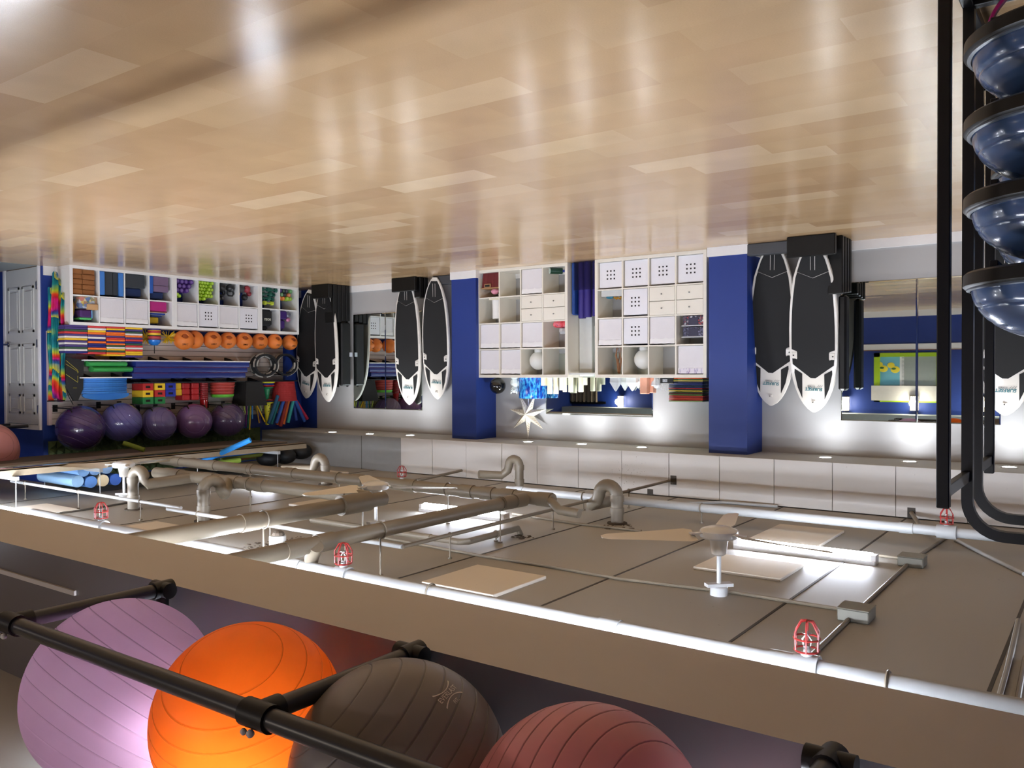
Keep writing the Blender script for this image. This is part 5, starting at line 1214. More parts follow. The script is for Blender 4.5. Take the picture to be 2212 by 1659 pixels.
def side_db(rgb, name, r, L):
    def f():
        t = thing('dumbbell', 'x', 'dumbbell'); m = mat(name, rgb, .4)
        for s_ in (-1, 1): MB().cyl((0, s_*L/2, 0), (0, s_*(L/2-.045), 0), r, n=6).lbuild('head', m, t)
        MB().cyl((0, -L/2+.04, 0), (0, L/2-.04, 0), r*.4, n=12).lbuild('handle', m, t, True); return t
    return f
many(KE, 0, 0, side_db((20, 84, 70), 'dark teal vinyl', .034, .16), [(.10, .035, .06), (.26, .035, .07), (.14, .10, .07, .3), (.25, .105, .1, -.4), (.13, .165, .08, .5), (.22, .18, .1, -.2)], lambda n: 'dark teal dumbbell lying sideways in the corner cube, %s up the heap' % ORD[n], 'dark teal dumbbells')
many(KE, 0, 0, side_db((196, 214, 70), 'yellow lime vinyl', .034, .18), [(.17, .245, .07)], 'yellow lime dumbbell lying across the dark teal ones', None)
# cork blocks
M_cork = mat('brown cork block', (140, 88, 44), .8, var=.18, scale=40)
for c_ in range(2):
    for r_ in range(5):
        u0 = .004+c_*.135; z0 = .001+r_*.0655
        tag(cbox(KC, 0, 0, (u0, .02+.012*((r_+c_) % 2), z0), (u0+(.13 if c_ == 0 else .16), .24, z0+.064), .005).build('yoga_block', M_cork), 'brown cork block, %s stack, %s from the floor' % ('photo-left' if c_ == 0 else 'photo-right', ['first', 'second', 'third', 'fourth', 'fifth'][r_]), 'yoga block', 'brown cork blocks')
for (a, b, c_, lab) in ((.006, .07, (64, 124, 200), 'sky blue foam block on edge at photo-left of the grey pads'), (.27, .325, (64, 124, 200), 'sky blue foam block on edge at photo-right of the grey pads')):
    tag(cbox(KC, 1, 0, (a, .0, .004), (b, .24, .315), .006).build('foam_block', mat('sky blue foam', c_, .7)), lab, 'foam block', 'sky blue blocks in the cube shelf')
for k in range(2): tag(cbox(KC, 1, 0, (.075+k*.125, .03, .004), (.195+k*.072, .26, .31), .006).build('foam_pad', mat('dark grey foam', (92, 94, 96), .8)), 'dark grey foam pad on edge between the sky blue blocks, '+('wider' if k == 0 else 'narrower'), 'foam pad', 'dark grey foam pads')
tag(cbox(KC, 2, 0, (.006, .01, .002), (.29, .28, .19), .01).build('foam_pad', mat('dark grey foam', (92, 94, 96), .8)), 'wide dark grey foam pad lying in the third floor-row cube', 'foam pad')
tag(cbox(KC, 2, 0, (.02, .06, .19), (.26, .28, .30), .01).build('foam_block', mat('navy foam', (18, 40, 84), .8)), 'navy foam block on top of the wide dark grey pad', 'foam block')
tag(cbox(KC, 3, 0, (.004, .0, .002), (.055, .24, .24), .006).build('foam_block', mat('royal foam', (36, 86, 170), .7)), 'royal blue foam block on edge beside the mauve blocks', 'foam block')
for k in range(2): tag(cbox(KC, 3, 0, (.06, .01, .002+k*.125), (.29, .24, .123+k*.09), .006).build('foam_block', mat('mauve foam', (120, 98, 128), .75)), 'mauve foam block, '+('nearer' if k == 0 else 'farther from')+' the floor in the fourth cube', 'foam block', 'mauve foam blocks')
tag(cbox(KC, 3, 0, (.02, .05, .22), (.23, .24, .31), .006).build('foam_block', mat('navy foam', (18, 40, 84), .8)), 'navy foam block on top of the mauve blocks', 'foam block')
tag(MB().ball(KC[1](.065, .17, KC[2](0, 1)[1]+.165), .155, 28, 18, sc=(.7, .38, 1)).build('play_ball', mat('mustard ball vinyl', (168, 132, 20), .35), None, True), 'mustard yellow ball squeezed in the upper cube over the cork blocks', 'ball')
q = ramp_mat('picture print', [(0, (60, 90, 150)), (.35, (190, 200, 210)), (.5, (220, 190, 60)), (.65, (70, 140, 90)), (1, (200, 120, 110))], 'voronoi', 24)
tag(cbox(KC, 0, 1, (.10, .03, .002), (.33, .28, .155), .004).build('picture_box', q), 'colourful picture printed box beside the mustard ball', 'box')
tag(cbox(KC, 0, 1, (.19, .005, .095), (.33, .1, .17), .004).build('cardboard_box', mat('tan cardboard', (196, 156, 110), .8)), 'small tan cardboard box on the printed box', 'box')
t = thing('cushion', 'purple cushion with green and red edges on the printed box', 'cushion', KC[1](OT+.19, .06, KC[2](0, 1)[1]+.17))
cbox(KC, 0, 1, (.105, .02, .165), (.255, .2, .275), .02).build('pad', mat('plum cloth', (70, 36, 96), .85), t); cbox(KC, 0, 1, (.10, .025, .27), (.26, .2, .30), .012).build('green_side', mat('mint cloth', (90, 190, 110), .85), t); cbox(KC, 0, 1, (.255, .03, .17), (.27, .2, .28), .006).build('blue_side', mat('pale blue cloth', (120, 180, 230), .85), t)
# stacked bowls cube
for k, (c_, nm_, z0, z1, a, b) in enumerate((((176, 34, 120), 'magenta', .0, .13, .0, .27), ((120, 30, 50), 'wine', .132, .145, .02, .28), ((214, 196, 170), 'cream', .147, .157, .02, .27), ((24, 60, 150), 'blue', .159, .177, .03, .26), ((150, 160, 190), 'lavender', .179, .187, .05, .25), ((20, 44, 110), 'navy', .189, .21, .06, .22), ((180, 150, 20), 'mustard', .212, .3, .02, .18))):
    tag(cbox(KC, 3, 1, (a+.004, .02+.01*k, z0+.001), (b, .26, z1), .012 if z1-z0 > .05 else .003).build('spot_marker', mat('rubber '+nm_, c_, .5)), nm_+(' folded rubber mat' if k in (0, 6) else ' thin rubber disc edge')+' in the upper cube heap beside the middle shelf', 'floor marker', 'heap of rubber markers in the upper cube')
# kettlebells / black weights
def mk_kb(c_, nm_):
    def f():
        t = thing('kettlebell', 'x', 'kettlebell'); m = mat(nm_, c_, .35, var=.1)
        MB().ball((0, 0, .062), .065, 20, 12, sc=(1, 1, .95)).lbuild('bell', m, t, True)
        MB().tube([(0, -.045, .10), (0, -.055, .145), (0, -.035, .178), (0, .035, .178), (0, .055, .145), (0, .045, .10)], .012, 8).lbuild('handle', m, t, True); return t
    return f
many(KDd, 2, 0, mk_kb((30, 31, 34), 'gloss black iron'), [(.25, .0, .09), (.10, .0, .09), (.17, .0, .24)], lambda n: ['black kettlebell with the big handle, photo-right in its cube', 'black kettlebell, photo-left in its cube', 'black kettlebell at the back of its cube'][n], 'black kettlebells in the cube shelf')
many(KDd, 2, 0, mk_dumbbell((38, 38, 42), 'black vinyl', .03), [(.03, .24, .05), (.10, .225, .06)], lambda n: 'black dumbbell balanced on the kettlebells, '+('photo-left' if n == 0 else 'inner'), 'black dumbbells')
for k, (u_, z_, r_, c_, lab) in enumerate(((.19, .09, .055, (150, 50, 60), 'brick red weight ball in the cube beside the kettlebells'), (.25, .12, .04, (130, 40, 50), 'small wine red ball leaning in the same cube'), (.08, .08, .06, (56, 56, 62), 'charcoal weight ball, photo-left in the red ball cube'), (.17, .18, .05, (30, 30, 34), 'black weight ball on top in the red ball cube'), (.03, .14, .03, (220, 160, 30), 'small amber ball at the cube edge'))):
    zz = r_+.001 if k in (0, 2) else z_; tag(MB().ball(cp(KDd, 3, 0, u_, .08+.03*(k % 2), zz), r_, 18, 12).build('weight_ball', mat('ball rubber %d' % k, c_, .45), None, True), lab, 'weight ball', 'assorted weight balls in the cube')
# bags in the corner shelf
t = thing('sports_bag', 'black drawstring bag with a white logo in the upper corner cube', 'bag', cp(KE, 0, 1, .1, .1, 0))
cbox(KE, 0, 1, (.004, .02, .002), (.22, .28, .26), .03).build('body', mat('black cloth', (20, 20, 22), .85, bump=.4, bscale=14), t); cbox(KE, 0, 1, (.03, .04, .26), (.16, .22, .32), .03).build('top', mat('black cloth', (20, 20, 22), .85), t)
p = cp(KE, 0, 1, .115, .018, .15); text_mb('BOSU', .05, (p.x, p.y, p.z-.01), (0, -1, 0), (0, 0, 1), bold=.001).build('logo', mat('pale print', (220, 222, 205), .6), t)
t = thing('sports_bag', 'purple bag with shiny grey and pink side pockets in the upper corner cube', 'bag', cp(KE, 1, 1, .1, .1, 0))
cbox(KE, 1, 1, (.004, .02, .002), (.16, .28, .14), .02).box(cp(KE, 1, 1, .02, .03, .14), cp(KE, 1, 1, .13, .28, .30), .03).build('body', mat('purple nylon', (62, 34, 110), .6, bump=.3, bscale=14), t)
MB().ball(cp(KE, 1, 1, .2, .06, .06), .05, 14, 8, sc=(.8, 1, 1)).build('grey_pocket', mat('silver film', (130, 132, 150), .15, .5), t, True); MB().ball(cp(KE, 1, 1, .2, .06, .14), .045, 14, 8, sc=(.8, 1, .8)).build('pink_pocket', mat('pink film', (190, 120, 160), .2, .3), t, True)
# ================================================================ slatted wall panel
sp_ = MB(); SX = 11.195; sy0, sy1, sz0, sz1 = 5.30, 9.05, .84, 2.06
t = thing('slat_wall', 'large off-white slatted wall panel carrying the shelves on the storage wall', 'slat panel', (SX, sy0, sz0))
n = 16; hgt = (sz1-sz0)/n; q = MB()
for k in range(n): q.box((SX, sy0, sz0+k*hgt), (WX-.006, sy1, sz0+(k+1)*hgt-.007))
q.build('slats', mat('off white slat laminate', (196, 186, 178), .4, var=.03), t)
bx((SX+.012, sy0, sz0), (WX-.001, sy1, sz1)).build('groove_backing', M_joint, t)
bx((SX-.002, sy0-.012, sz0), (WX-.001, sy0+.03, sz1)).build('end_trim', mat('pale pink trim', (206, 186, 186), .5), t)
def shelf(a, b, zt, label, m, x0=10.90, th=.018, brk=()):
    t = thing('wall_shelf', label, 'shelf', (x0, a, zt-th)); bx((x0, a, zt-th), (SX, b, zt), .002).build('board', m, t)
    for y in brk: MB().prism([(0, 0), (.27, 0), (.27, -.055), (.24, -.055)], .012, (x0+.02, y+.006, zt-th), (1, 0, 0), (0, 0, 1)).build('bracket', M_blackm, t)
    return t
zs1 = PX(400, 781.5, 10.9).z; zs2 = PX(235, 817, 10.9).z; zs3 = PX(450, 826.5, 10.9).z
ya = lambda px, py=780, x=10.9: PX(px, py, x).y
shelf(ya(182), ya(540), zs1, 'long white wall shelf carrying the green bolsters and folded blue mats', M_white, brk=[ya(v)+.0 for v in (215, 262, 305, 345, 370, 420, 466, 510)])
shelf(ya(178, 817), ya(286, 817), zs2, 'short white wall shelf carrying the sky blue kickboards', M_white, brk=[ya(200, 817), ya(265, 817)])
shelf(ya(289, 826), 9.12, zs3, 'long dark wall shelf carrying the crates, cones and buckets', mat('smoked dark shelf', (30, 30, 33), .25), brk=[ya(v, 826) for v in (300, 330, 395, 420, 470, 515, 560)])
# foam mats stacked on the low shelves
PAL = {'p': ((74, 58, 122), 'purple'), 'g': ((52, 84, 62), 'dark green'), 'r': ((206, 60, 62), 'red'), 'w': ((234, 230, 228), 'white'), 'y': ((240, 196, 44), 'yellow'), 'n': ((34, 38, 116), 'navy'), 'o': ((246, 118, 42), 'orange')}
HT = 2*OT+2*CW+IT
stk = [('ppgrpwypwpgwn', 139, 189.5), ('rwyopwnonnogr', 189.5, 229.3), ('ryno opronog wygoy'.replace(' ', ''), 229.6, 270.4), ('ypgwoprngrwryyp', 270.6, 308.5)]
topz = [PX(160, 763, 10.87).z, PX(210, 765, 10.87).z, PX(250, 769, 10.87).z, PX(290, 772, 10.87).z]
for k, (s_, xa_, xb_) in enumerate(stk):
    y0_, y1_ = PX(xa_, 735, 10.87).y+.002, PX(xb_, 735, 10.87).y-.002; hh = (topz[k]-HT)/len(s_)
    for i, ch in enumerate(s_):
        c_, nm_ = PAL[ch]; dx = random.uniform(-.006, .006)
        tag(bx((10.865+dx, y0_+random.uniform(0, .003), HT+i*hh+.0008), (11.18+dx, y1_-random.uniform(0, .003), HT+(i+1)*hh-.001), .004).build('foam_mat', mat('foam mat '+nm_, c_, .65)), '%s foam mat, %s layer up, %s stack on the low shelf' % (nm_, ORD[i], ['photo-left', 'second', 'third', 'photo-right'][k]), 'foam mat', 'stacked colourful foam mats on the low shelf')
# bowls tower + yellow pompoms
pb = PX(333, 711, 10.99); y_ = pb.y; rb = .088
cz = HT
for k, (c_, nm_, h_) in enumerate((((60, 50, 130), 'violet', .018), ((240, 190, 60), 'yellow', .012), ((190, 60, 60), 'red', .03), ((244, 200, 60), 'golden', .03), ((30, 90, 50), 'dark green', .012), ((180, 50, 60), 'crimson', .02), ((230, 110, 110), 'salmon', .015), ((120, 50, 70), 'maroon', .02))):
    tag(MB().lathe([(rb*.93, cz), (rb, cz+.003), (rb, cz+h_-.003), (rb*.96, cz+h_-.0006)], (10.99, y_, 0), 28).build('rubber_dome', mat('rubber '+nm_+' d', c_, .4), None, True), nm_+' rubber dome band in the tower under the bright blue dome, %s up' % ORD[k], 'balance dome', 'tower of rubber domes')
    cz += h_
t = thing('rubber_dome', 'bright blue dome crowning the rubber dome tower, with a black peg', 'balance dome', (10.99, y_, cz))
MB().lathe([(rb, cz), (rb*.98, cz+.02), (rb*.8, cz+.05), (rb*.5, cz+.07), (.002, cz+.078)], (10.99, y_, 0), 30).build('dome', mat('bright blue rubber', (36, 120, 210), .25), t, True); MB().cyl((10.99, y_, cz+.07), (10.99, y_, cz+.19), .006, n=8).build('peg', M_blackp, t, True)
for (px, lab) in ((317, 'yellow rubber pompom photo-left of the dome tower'), (362, 'yellow rubber pompom photo-right of the dome tower')):
    c_ = PX(px, 728, 11.08); q = MB()
    for k in range(70):
        d_ = Vector((random.uniform(-1, .4), random.uniform(-1, 1), random.uniform(-.6, 1))).normalized(); q.tube([c_, c_+d_*.07, c_+d_*.115+Vector((0, 0, -.012))], .0042, 4)
    v = min(p.z for p in q.v); q.v = [p+Vector((0, 0, HT-v+.001)) for p in q.v] if v < HT else q.v
    tag(q.build('spiky_pompom', mat('yellow rubber strings', (222, 186, 30), .5)), lab, 'pompom', 'yellow pompoms on the low shelf')
# orange grip balls
def mk_grip():
    t = thing('grip_ball', 'x', 'weight ball'); R_ = .132; mb = MB().ball((0, 0, R_), R_, 56, 36)
    ax = Vector((-1, -.38, -.42)).normalized(); vs = []
    for p in mb.v:
        d_ = (p-Vector((0, 0, R_))); n_ = d_.normalized(); a = n_.cross(Vector((0, 0, 1)))
        u_ = n_.dot(Vector((.36, -.93, 0)).normalized()); w_ = n_.z+.42
        s_ = (u_-.02)**2/.14+(w_)**2/.055 if n_.x < 0 else 9
        s_ = ((n_.y+.36)/.30)**2+((n_.z+.40)/.24)**2 if n_.x < 0 else 9
        k = max(0, 1-s_); vs.append(Vector((0, 0, R_))+d_*(1-.5*min(1, k*2.6)))
    mb.v = vs; mb.lbuild('body', mat('orange grip rubber', (222, 122, 46), .55, var=.06), t, True)
    hc_ = Vector((-.86, -.30, -.40)).normalized(); q_ = Vector((0, 0, 1)).rotation_difference(hc_).to_matrix()
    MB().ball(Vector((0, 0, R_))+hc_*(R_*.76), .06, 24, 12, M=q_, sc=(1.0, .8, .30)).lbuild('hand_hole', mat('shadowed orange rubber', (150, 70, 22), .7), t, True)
    tx = text_mb('DMS', .035, (-.001, -.045, R_+.05), (0, -1, 0), (0, 0, 1), bold=.0008); tx.v = [Vector((0, 0, R_))+(Vector((-1, 0, 0))*math.sqrt(max(0, (R_+.001)**2-p.y**2-(p.z-R_)**2))+Vector((0, p.y, p.z-R_))) for p in tx.v]
    tx.lbuild('moulded_text', mat('dark brown print', (120, 66, 26), .6), t); return t
GPb = Proto(mk_grip())
ob = [(397, 0, 1.08), (420, 0.5, 1.0), (459, 0, 1.0), (492, 0, .96), (527, 0, .98), (561, 0, .96), (593, -.35, .92), (626, -.1, .95)]
ow = ['largest, photo-left, overlapping the next', 'second, half hidden by the largest', 'third in the row', 'fourth in the row', 'fifth in the row', 'sixth in the row', 'seventh, turned away', 'last one, nearest the corner boards']
for k, (px, rz, s_) in enumerate(ob):
    xx = 11.0 if k % 2 == 0 else 11.05
    y_ = PX(px, 733, xx).y; GPb((xx, y_, HT+.0), (0.9 if k == 7 else 0, 0, rz) if k != 7 else (0, 0, -.4), 'orange grip ball with a hand hole, %s' % ow[k], 'orange grip balls on the low shelf', s_)
# green bolsters, folded blue mats
for k, (a, b, ca, cb2) in enumerate(((195, 278, 782.5, 791), (205, 290, 791, 800.5))):
    y0_, y1_ = ya(a, 787), ya(b, 787); z0 = zs1+k*.072+.001; rr = [[(11.0+.062*math.cos(th)*1.15, y, z0+.035+.035*math.sin(th)) for th in [2*PI*i/20 for i in range(20)]] for y in (y0_, y1_)]
    tag(MB().loft(rr).build('bolster', mat('grass green vinyl', (56, 158, 78), .5), None, True), 'grass green bolster on the long white shelf, '+('lower' if k == 0 else 'upper, shifted')+' one of two', 'bolster', 'green bolsters')
for k in range(3):
    y0_, y1_ = ya(296-k*4, 790), ya(541-k*4, 790); z0 = zs1+.001+k*.080
    t = thing('folding_mat', 'folded royal blue vinyl mat, '+['lowest', 'middle', 'topmost'][k]+' of three on the long white shelf', 'folding mat', (10.94, y0_, z0), 'folded blue mats')
    q = MB(); n = 24; rr = []
    for i in range(n+1):
        y = y0_+(y1_-y0_)*i/n; s_ = .004*math.sin(i*1.7+k*2); x0 = 10.93+.003*math.sin(i*2.3+k)
        rr.append([(x0+.006, y, z0), (x0, y, z0+.03), (x0, y, z0+.06+s_*.5), (x0+.008, y, z0+.0765+s_*.3), (11.18, y, z0+.0765), (11.18, y, z0)])
    q.loft(rr).build('body', mat('royal blue vinyl', (34, 52, 128), .35, bump=.2, bscale=9), t, True)
    if k < 2: MB().tube([(10.928, y0_+(y1_-y0_)*i/16, z0+.079+.002*math.sin(i*1.9)) for i in range(17)], .0022, 5).build('red_piping', mat('dark red piping', (140, 30, 50), .5), t)
# exercise rings (black with grey pads)
def mk_ring():
    t = thing('exercise_ring', 'x', 'exercise ring'); R_ = .178; q = MB()
    q.loft([[(dx, r_*math.cos(a), r_*math.sin(a)) for r_, dx in ((R_, -.026), (R_, .026), (R_-.03, .026), (R_-.03, -.026))] for a in [2*PI*i/44 for i in range(45)]], cap=False).lbuild('band', M_blackp, t, True)
    for a0 in (0, PI):
        for sgn, nm_ in ((1, 'outer_pad'), (-1, 'inner_pad')):
            MB().loft([[(dx, r_*math.cos(a), r_*math.sin(a)) for r_, dx in ((R_+(0 if sgn > 0 else -.026), -.026), (R_+(0 if sgn > 0 else -.026), .026), (R_+(.02 if sgn > 0 else -.052), .016), (R_+(.02 if sgn > 0 else -.052), -.016))] for a in [a0-.36+.72*i/10 for i in range(11)]]).lbuild(nm_, mat('stone grey pad', (150, 146, 138), .7), t, True)
    return t
RGP = Proto(mk_ring())
c0_ = PX(563, 789, 11.0); c1_ = PX(607, 788, 11.0)
for k in range(5): RGP((10.84+.05*k, c0_.y-.02+.015*k, c0_.z), (.2+.9*k, 0, .5), 'black fitness ring with grey pads, %s of the bundle next to the blue mats' % ['front', 'second', 'third', 'fourth', 'rear'][k], 'black fitness rings hanging on the slat wall')
for k in range(5): RGP((10.84+.05*k, c1_.y-.03+.03*k, c1_.z), (.12+.2*k, 0, .4), 'black fitness ring with grey pads, %s of the bundle nearest the corner' % ['front', 'second', 'third', 'fourth', 'rear'][k], 'black fitness rings hanging on the slat wall')
for c_ in (c0_, c1_): tag(MB().cyl((10.88, c_.y, c_.z+.160), (WX, c_.y, c_.z+.160), .006, n=8).build('wall_hook', M_blackm, None, True), 'black hook through the fitness ring bundle '+('by the blue mats' if c_ is c0_ else 'by the corner'), 'hook', 'black wall hooks')
# black fabric shield with yellow lines
a = [PX(x, y, 11.0) for x, y in ((141, 771), (179, 778), (177, 840), (166, 866), (157, 866), (140, 836))]
t = thing('kite_bag', 'black tapering fabric bag with thin yellow lines beside the tie-dye scarves', 'bag', (11.0, a[0].y, a[4].z))
MB().loft([[(11.0, p.y, p.z) for p in a], [(10.97, p.y, p.z) for p in a]][::-1]).build('body', mat('black ripstop', (26, 26, 26), .7), t)
q = MB()
for L_ in (((142, 778), (168, 800), (168, 806)), ((142, 786), (170, 804)), ((142, 808), (168, 826), (168, 812)), ((158, 838), (166, 838))): q.tube([tuple(PX(x, y, 10.968)) for x, y in L_], .0022, 5)
q.build('yellow_lines', mat('yellow cord', (200, 186, 50), .5), t); MB().tube([tuple(PX(x, y, 10.98)) for x, y in ((141, 834), (148, 856), (158, 874))], .005, 6).build('strap', M_blackp, t)
# tie dye scarves
td = ramp_mat('tie dye silk', [(0, (20, 110, 130)), (.14, (30, 150, 150)), (.26, (200, 220, 60)), (.4, (240, 90, 40)), (.52, (214, 40, 60)), (.62, (226, 40, 140)), (.72, (90, 40, 140)), (.84, (40, 120, 170)), (1, (230, 220, 60))], 'wave', .5, (1, 1, 1), .6, 9)
for k, (x0_, x1_, yb, yt, xx) in enumerate(((104, 117, 628, 866, 11.10), (113, 127, 594, 860, 11.04), (122, 135, 608, 868, 11.08), (133, 140, 640, 864, 11.0))):
    p0, p1 = PX(x0_, yb, xx), PX(x1_, yt, xx); q = MB(); rows = []; n = 26; m_ = 16
    yA, yB = PX(x0_, 740, xx).y, PX(x1_, 740, xx).y
    for j in range(m_+1):
        z = p0.z+(p1.z-p0.z)*j/m_; nar = .75+.25*math.sin(PI*j/m_)
        rows.append([(xx+.018*math.sin(i*1.15+k)+.006*math.sin(j*.9+i), (yA+yB)/2+(yB-yA)*(i/n-.5)*nar+.008*math.sin(j*.7+k), z-(.05*abs(math.sin(i*.5)) if j == 0 else 0)) for i in range(n+1)])
    q.loft(rows, cap=False, closed=False); q.loft([[(x+.004, y, z) for x, y, z in r] for r in rows], cap=False, closed=False)
    tag(q.build('silk_scarf', td, None, True), 'rainbow tie-dye silk scarf, %s of the hanging bunch' % ['photo-left teal-edged', 'longest, reaching lowest', 'middle magenta-topped', 'narrow photo-right pink'][k], 'scarf', 'tie-dye scarves hanging by the slat wall')
tag(MB().cyl((10.96, PX(120, 868, 11.05).y, PX(120, 866, 11.05).z), (WX, PX(120, 868, 11.05).y, PX(120, 866, 11.05).z), .008, n=8).cyl((11.05, PX(102, 868, 11.05).y, PX(120, 866, 11.05).z), (11.05, PX(140, 868, 11.05).y, PX(120, 866, 11.05).z), .008, n=8).build('wall_hook', M_blackm, None, True), 'black T-shaped hook holding the tie-dye scarves', 'hook')
# kickboards
y0_, y1_ = ya(181, 835), ya(286, 835)
for k in range(7):
    zz = zs2+.001+k*.029; q = MB(); out = []; w_ = (y1_-y0_)
    for i in range(13): a_ = PI*i/12; out.append((10.90+.1-.1*math.sin(a_), y1_-.02-(w_-.04)*(i/12)))
    out = [(11.19, y1_-.004)]+[(x, y) for x, y in out]+[(11.19, y0_+.004)]
    sh = .012*(k % 2); q.loft([[(x-.0+sh, y, zz) for x, y in out], [(x+sh, y, zz+.027) for x, y in out]]); tag(q.build('kickboard', mat('sky blue kickboard', (44, 122, 204), .55)), 'sky blue kickboard lying flat, %s up from the short white shelf' % ORD[k], 'kickboard', 'sky blue kickboards')
zz = zs2+.001+7*.029; q = MB(); out = [(y0_+.03, zz)]; hh = PX(240, 864, 10.95).z-zz
for i in range(15): a_ = PI*i/14; out.append(((y0_+y1_)/2-(w_*.48)*math.cos(a_), zz+.02+(hh-.02)*math.sin(a_)))
out.append((y1_-.02, zz)); q.loft([[(10.99, y, z) for y, z in out], [(10.96, y, z) for y, z in out]]); tag(q.build('kickboard', mat('sky blue kickboard', (44, 122, 204), .55)), 'sky blue kickboard standing with its rounded edge up on the flat pile', 'kickboard', 'sky blue kickboards')
# toy crates
CRC = {'r': (196, 40, 40), 'y': (244, 206, 40), 'g': (30, 130, 66), 'b': (30, 50, 170)}
CN = {'r': 'red', 'y': 'yellow', 'g': 'green', 'b': 'blue'}
zc0 = PX(320, 828, 10.92).z; zc1 = PX(320, 843, 10.92).z; hc = zc1-zc0
def mk_crate(c_):
    t = thing('toy_crate', 'x', 'crate'); m = mat('crate plastic '+c_, CRC[c_], .4); w_ = .078
    MB().box((.012, -w_, .0), (.30, w_, hc-.003), .003).lbuild('body', m, t)
    q = MB().box((0, -w_, 0), (.012, w_, hc*.32)).box((0, -w_, hc*.66), (.012, w_, hc-.003)).box((0, -w_, hc*.3), (.012, -w_*.45, hc*.68)).box((0, w_*.45, hc*.3), (.012, w_, hc*.68)); q.lbuild('front_panel', m, t)
    MB().box((.010, -w_*.44, hc*.33), (.0125, w_*.44, hc*.65)).lbuild('hand_slot', mat('slot shadow plastic', (34, 16, 16), .8), t); return t
CP = {c_: Proto(mk_crate(c_)) for c_ in 'rygb'}
for (cx_, cols_) in ((320, 'ryg'), (346, 'yrg'), (369, 'bb')):
    for k, c_ in enumerate(cols_):
        y_ = PX(cx_, 850, 10.92).y; CP[c_]((10.92, y_, zs3+.001+k*hc), (0, 0, 0), '%s crate with a hand slot, %s in the %s' % (CN[c_], ['lowest', 'second up', 'third up'][k], {320: 'photo-left crate stack', 346: 'middle crate stack', 369: 'photo-right crate stack'}[cx_]), 'stacked toy crates')
y_ = PX(386, 850, 10.95).y
for k in range(2): tag(bx((10.95, y_-.05, zs3+.001+k*.09), (11.12, y_+.045+.008*k, zs3+.089+k*.09), .006).build('foam_wedge', mat('yellow wedge', (240, 196, 40), .5)), 'small yellow foam wedge between blue crates and red blocks, '+('lower' if k == 0 else 'upper'), 'wedge', 'yellow foam wedges')
for i, px in enumerate((402, 422)):
    for k in range(3):
        y_ = PX(px, 845, 10.96).y; z0 = zs3+.001+k*.085; tag(bx((10.95, y_-.06, z0), (11.15, y_+.06, z0+.083), .01).build('red_block', mat('red foam block', (184, 34, 38), .55)), 'red foam block, %s stack, %s layer' % (['photo-left', 'photo-right'][i], ['lowest', 'middle', 'top'][k]), 'foam block', 'red foam blocks on the dark shelf')
y_ = PX(441, 845, 10.98).y
for k in range(9):
    z0 = zs3+.001+k*.028; tag(MB().lathe([(.06, z0), (.064, z0+.004), (.064, z0+.018), (.058, z0+.026)], (10.99, y_, 0), 20).build('stacking_cup', mat('dark red cup', (140, 30, 34), .35), None, True), 'dark red cup rim, %s up in the cup stack beside the red blocks' % ORD[k], 'cup', 'stack of dark red cups')
zc_ = zs3+.001+9*.028; tag(MB().lathe([(.062, zc_), (.058, zc_+.02), (.046, zc_+.14), (.042, zc_+.142)], (10.99, y_, 0), 20).build('stacking_cup', mat('shiny red cup', (170, 26, 30), .12, coat=.5), None, True), 'shiny red upturned cup crowning the cup stack', 'cup')
y_ = PX(480, 845, 11.0).y
for k in range(5):
    z0 = zs3+.001+k*.045; c_ = (184, 66, 56) if k < 4 else (104, 196, 60); R_ = .185-.004*k
    tag(MB().lathe([(R_, z0), (R_, z0+.012), (R_*.94, z0+.035), (R_*.9, z0+.044), (R_*.3, z0+.0445)], (11.0, y_, 0), 32).build('step_stone', mat('coral rubber' if k < 4 else 'apple green rubber', c_, .5), None, True), ('coral red rubber stepping stone, %s up the pile beside the cups' % ORD[k]) if k < 4 else 'apple green stepping stone topping the coral pile', 'stepping stone', 'pile of rubber stepping stones')
# black bin with sticks
def bucket(px, wb, wt, h, m, label, x_=11.0, ribs=0, square=True, name='bin'):
    y_ = PX(px, 850, x_).y; q = MB(); rr = []
    for z, w_ in ((0, wb), (h*.97, wt), (h, wt), (h, wt*.93), (.02, wb*.9)):
        if square: rr.append([(x_+sx*w_*.85, y_+sy*w_, zs3+.001+z) for sx, sy in ((-1, -1), (1, -1), (1, 1), (-1, 1))])
        else: rr.append([(x_+w_*.85*math.cos(a), y_+w_*math.sin(a), zs3+.001+z) for a in [2*PI*i/28 for i in range(28)]])
    t = thing(name, label, 'bin', (x_, y_, zs3)); q.loft(rr).build('body', m, t)
    if ribs:
        g = MB()
        for k in range(1, ribs):
            z = h*k/ribs; w_ = (wb+(wt-wb)*k/ribs)+.002; g.tube([(x_+w_*.85*math.cos(a), y_+w_*math.sin(a), zs3+z) for a in [2*PI*i/28 for i in range(29)]], .003, 5, cap=False)
        g.build('ribs', m, t)
    return y_, zs3+h
hB = PX(540, 876, 10.95).z-zs3
yb_, zb_ = bucket(539, .15, .20, hB, mat('matte black bin', (30, 30, 31), .8), 'black square tapered bin full of coloured sticks')
hR = PX(615, 866, 10.95).z-zs3
yr_, zr_ = bucket(614, .17, .215, hR, mat('red woven bucket', (158, 34, 36), .7), 'red ribbed bucket full of short pool noodles in the corner', 10.98, 9, False, 'bucket')
def sticks(lst, yb, base_px_y, xs_, r, nm_, cat, grp, prefix, zin):
    for k, (x0_, y0_, x1_, y1_, c_, wd) in enumerate(lst):
        X_ = xs_+.03*((k*2) % 4); q0 = PX(x0_, y0_, X_); q1 = PX(x1_, y1_, X_); d_ = (q1-q0); q0 = q0-d_.normalized()*zin
        rod_thing(nm_, q0, q1, r, c_, prefix % wd, cat, grp, r*.35 if r > .02 else 0)
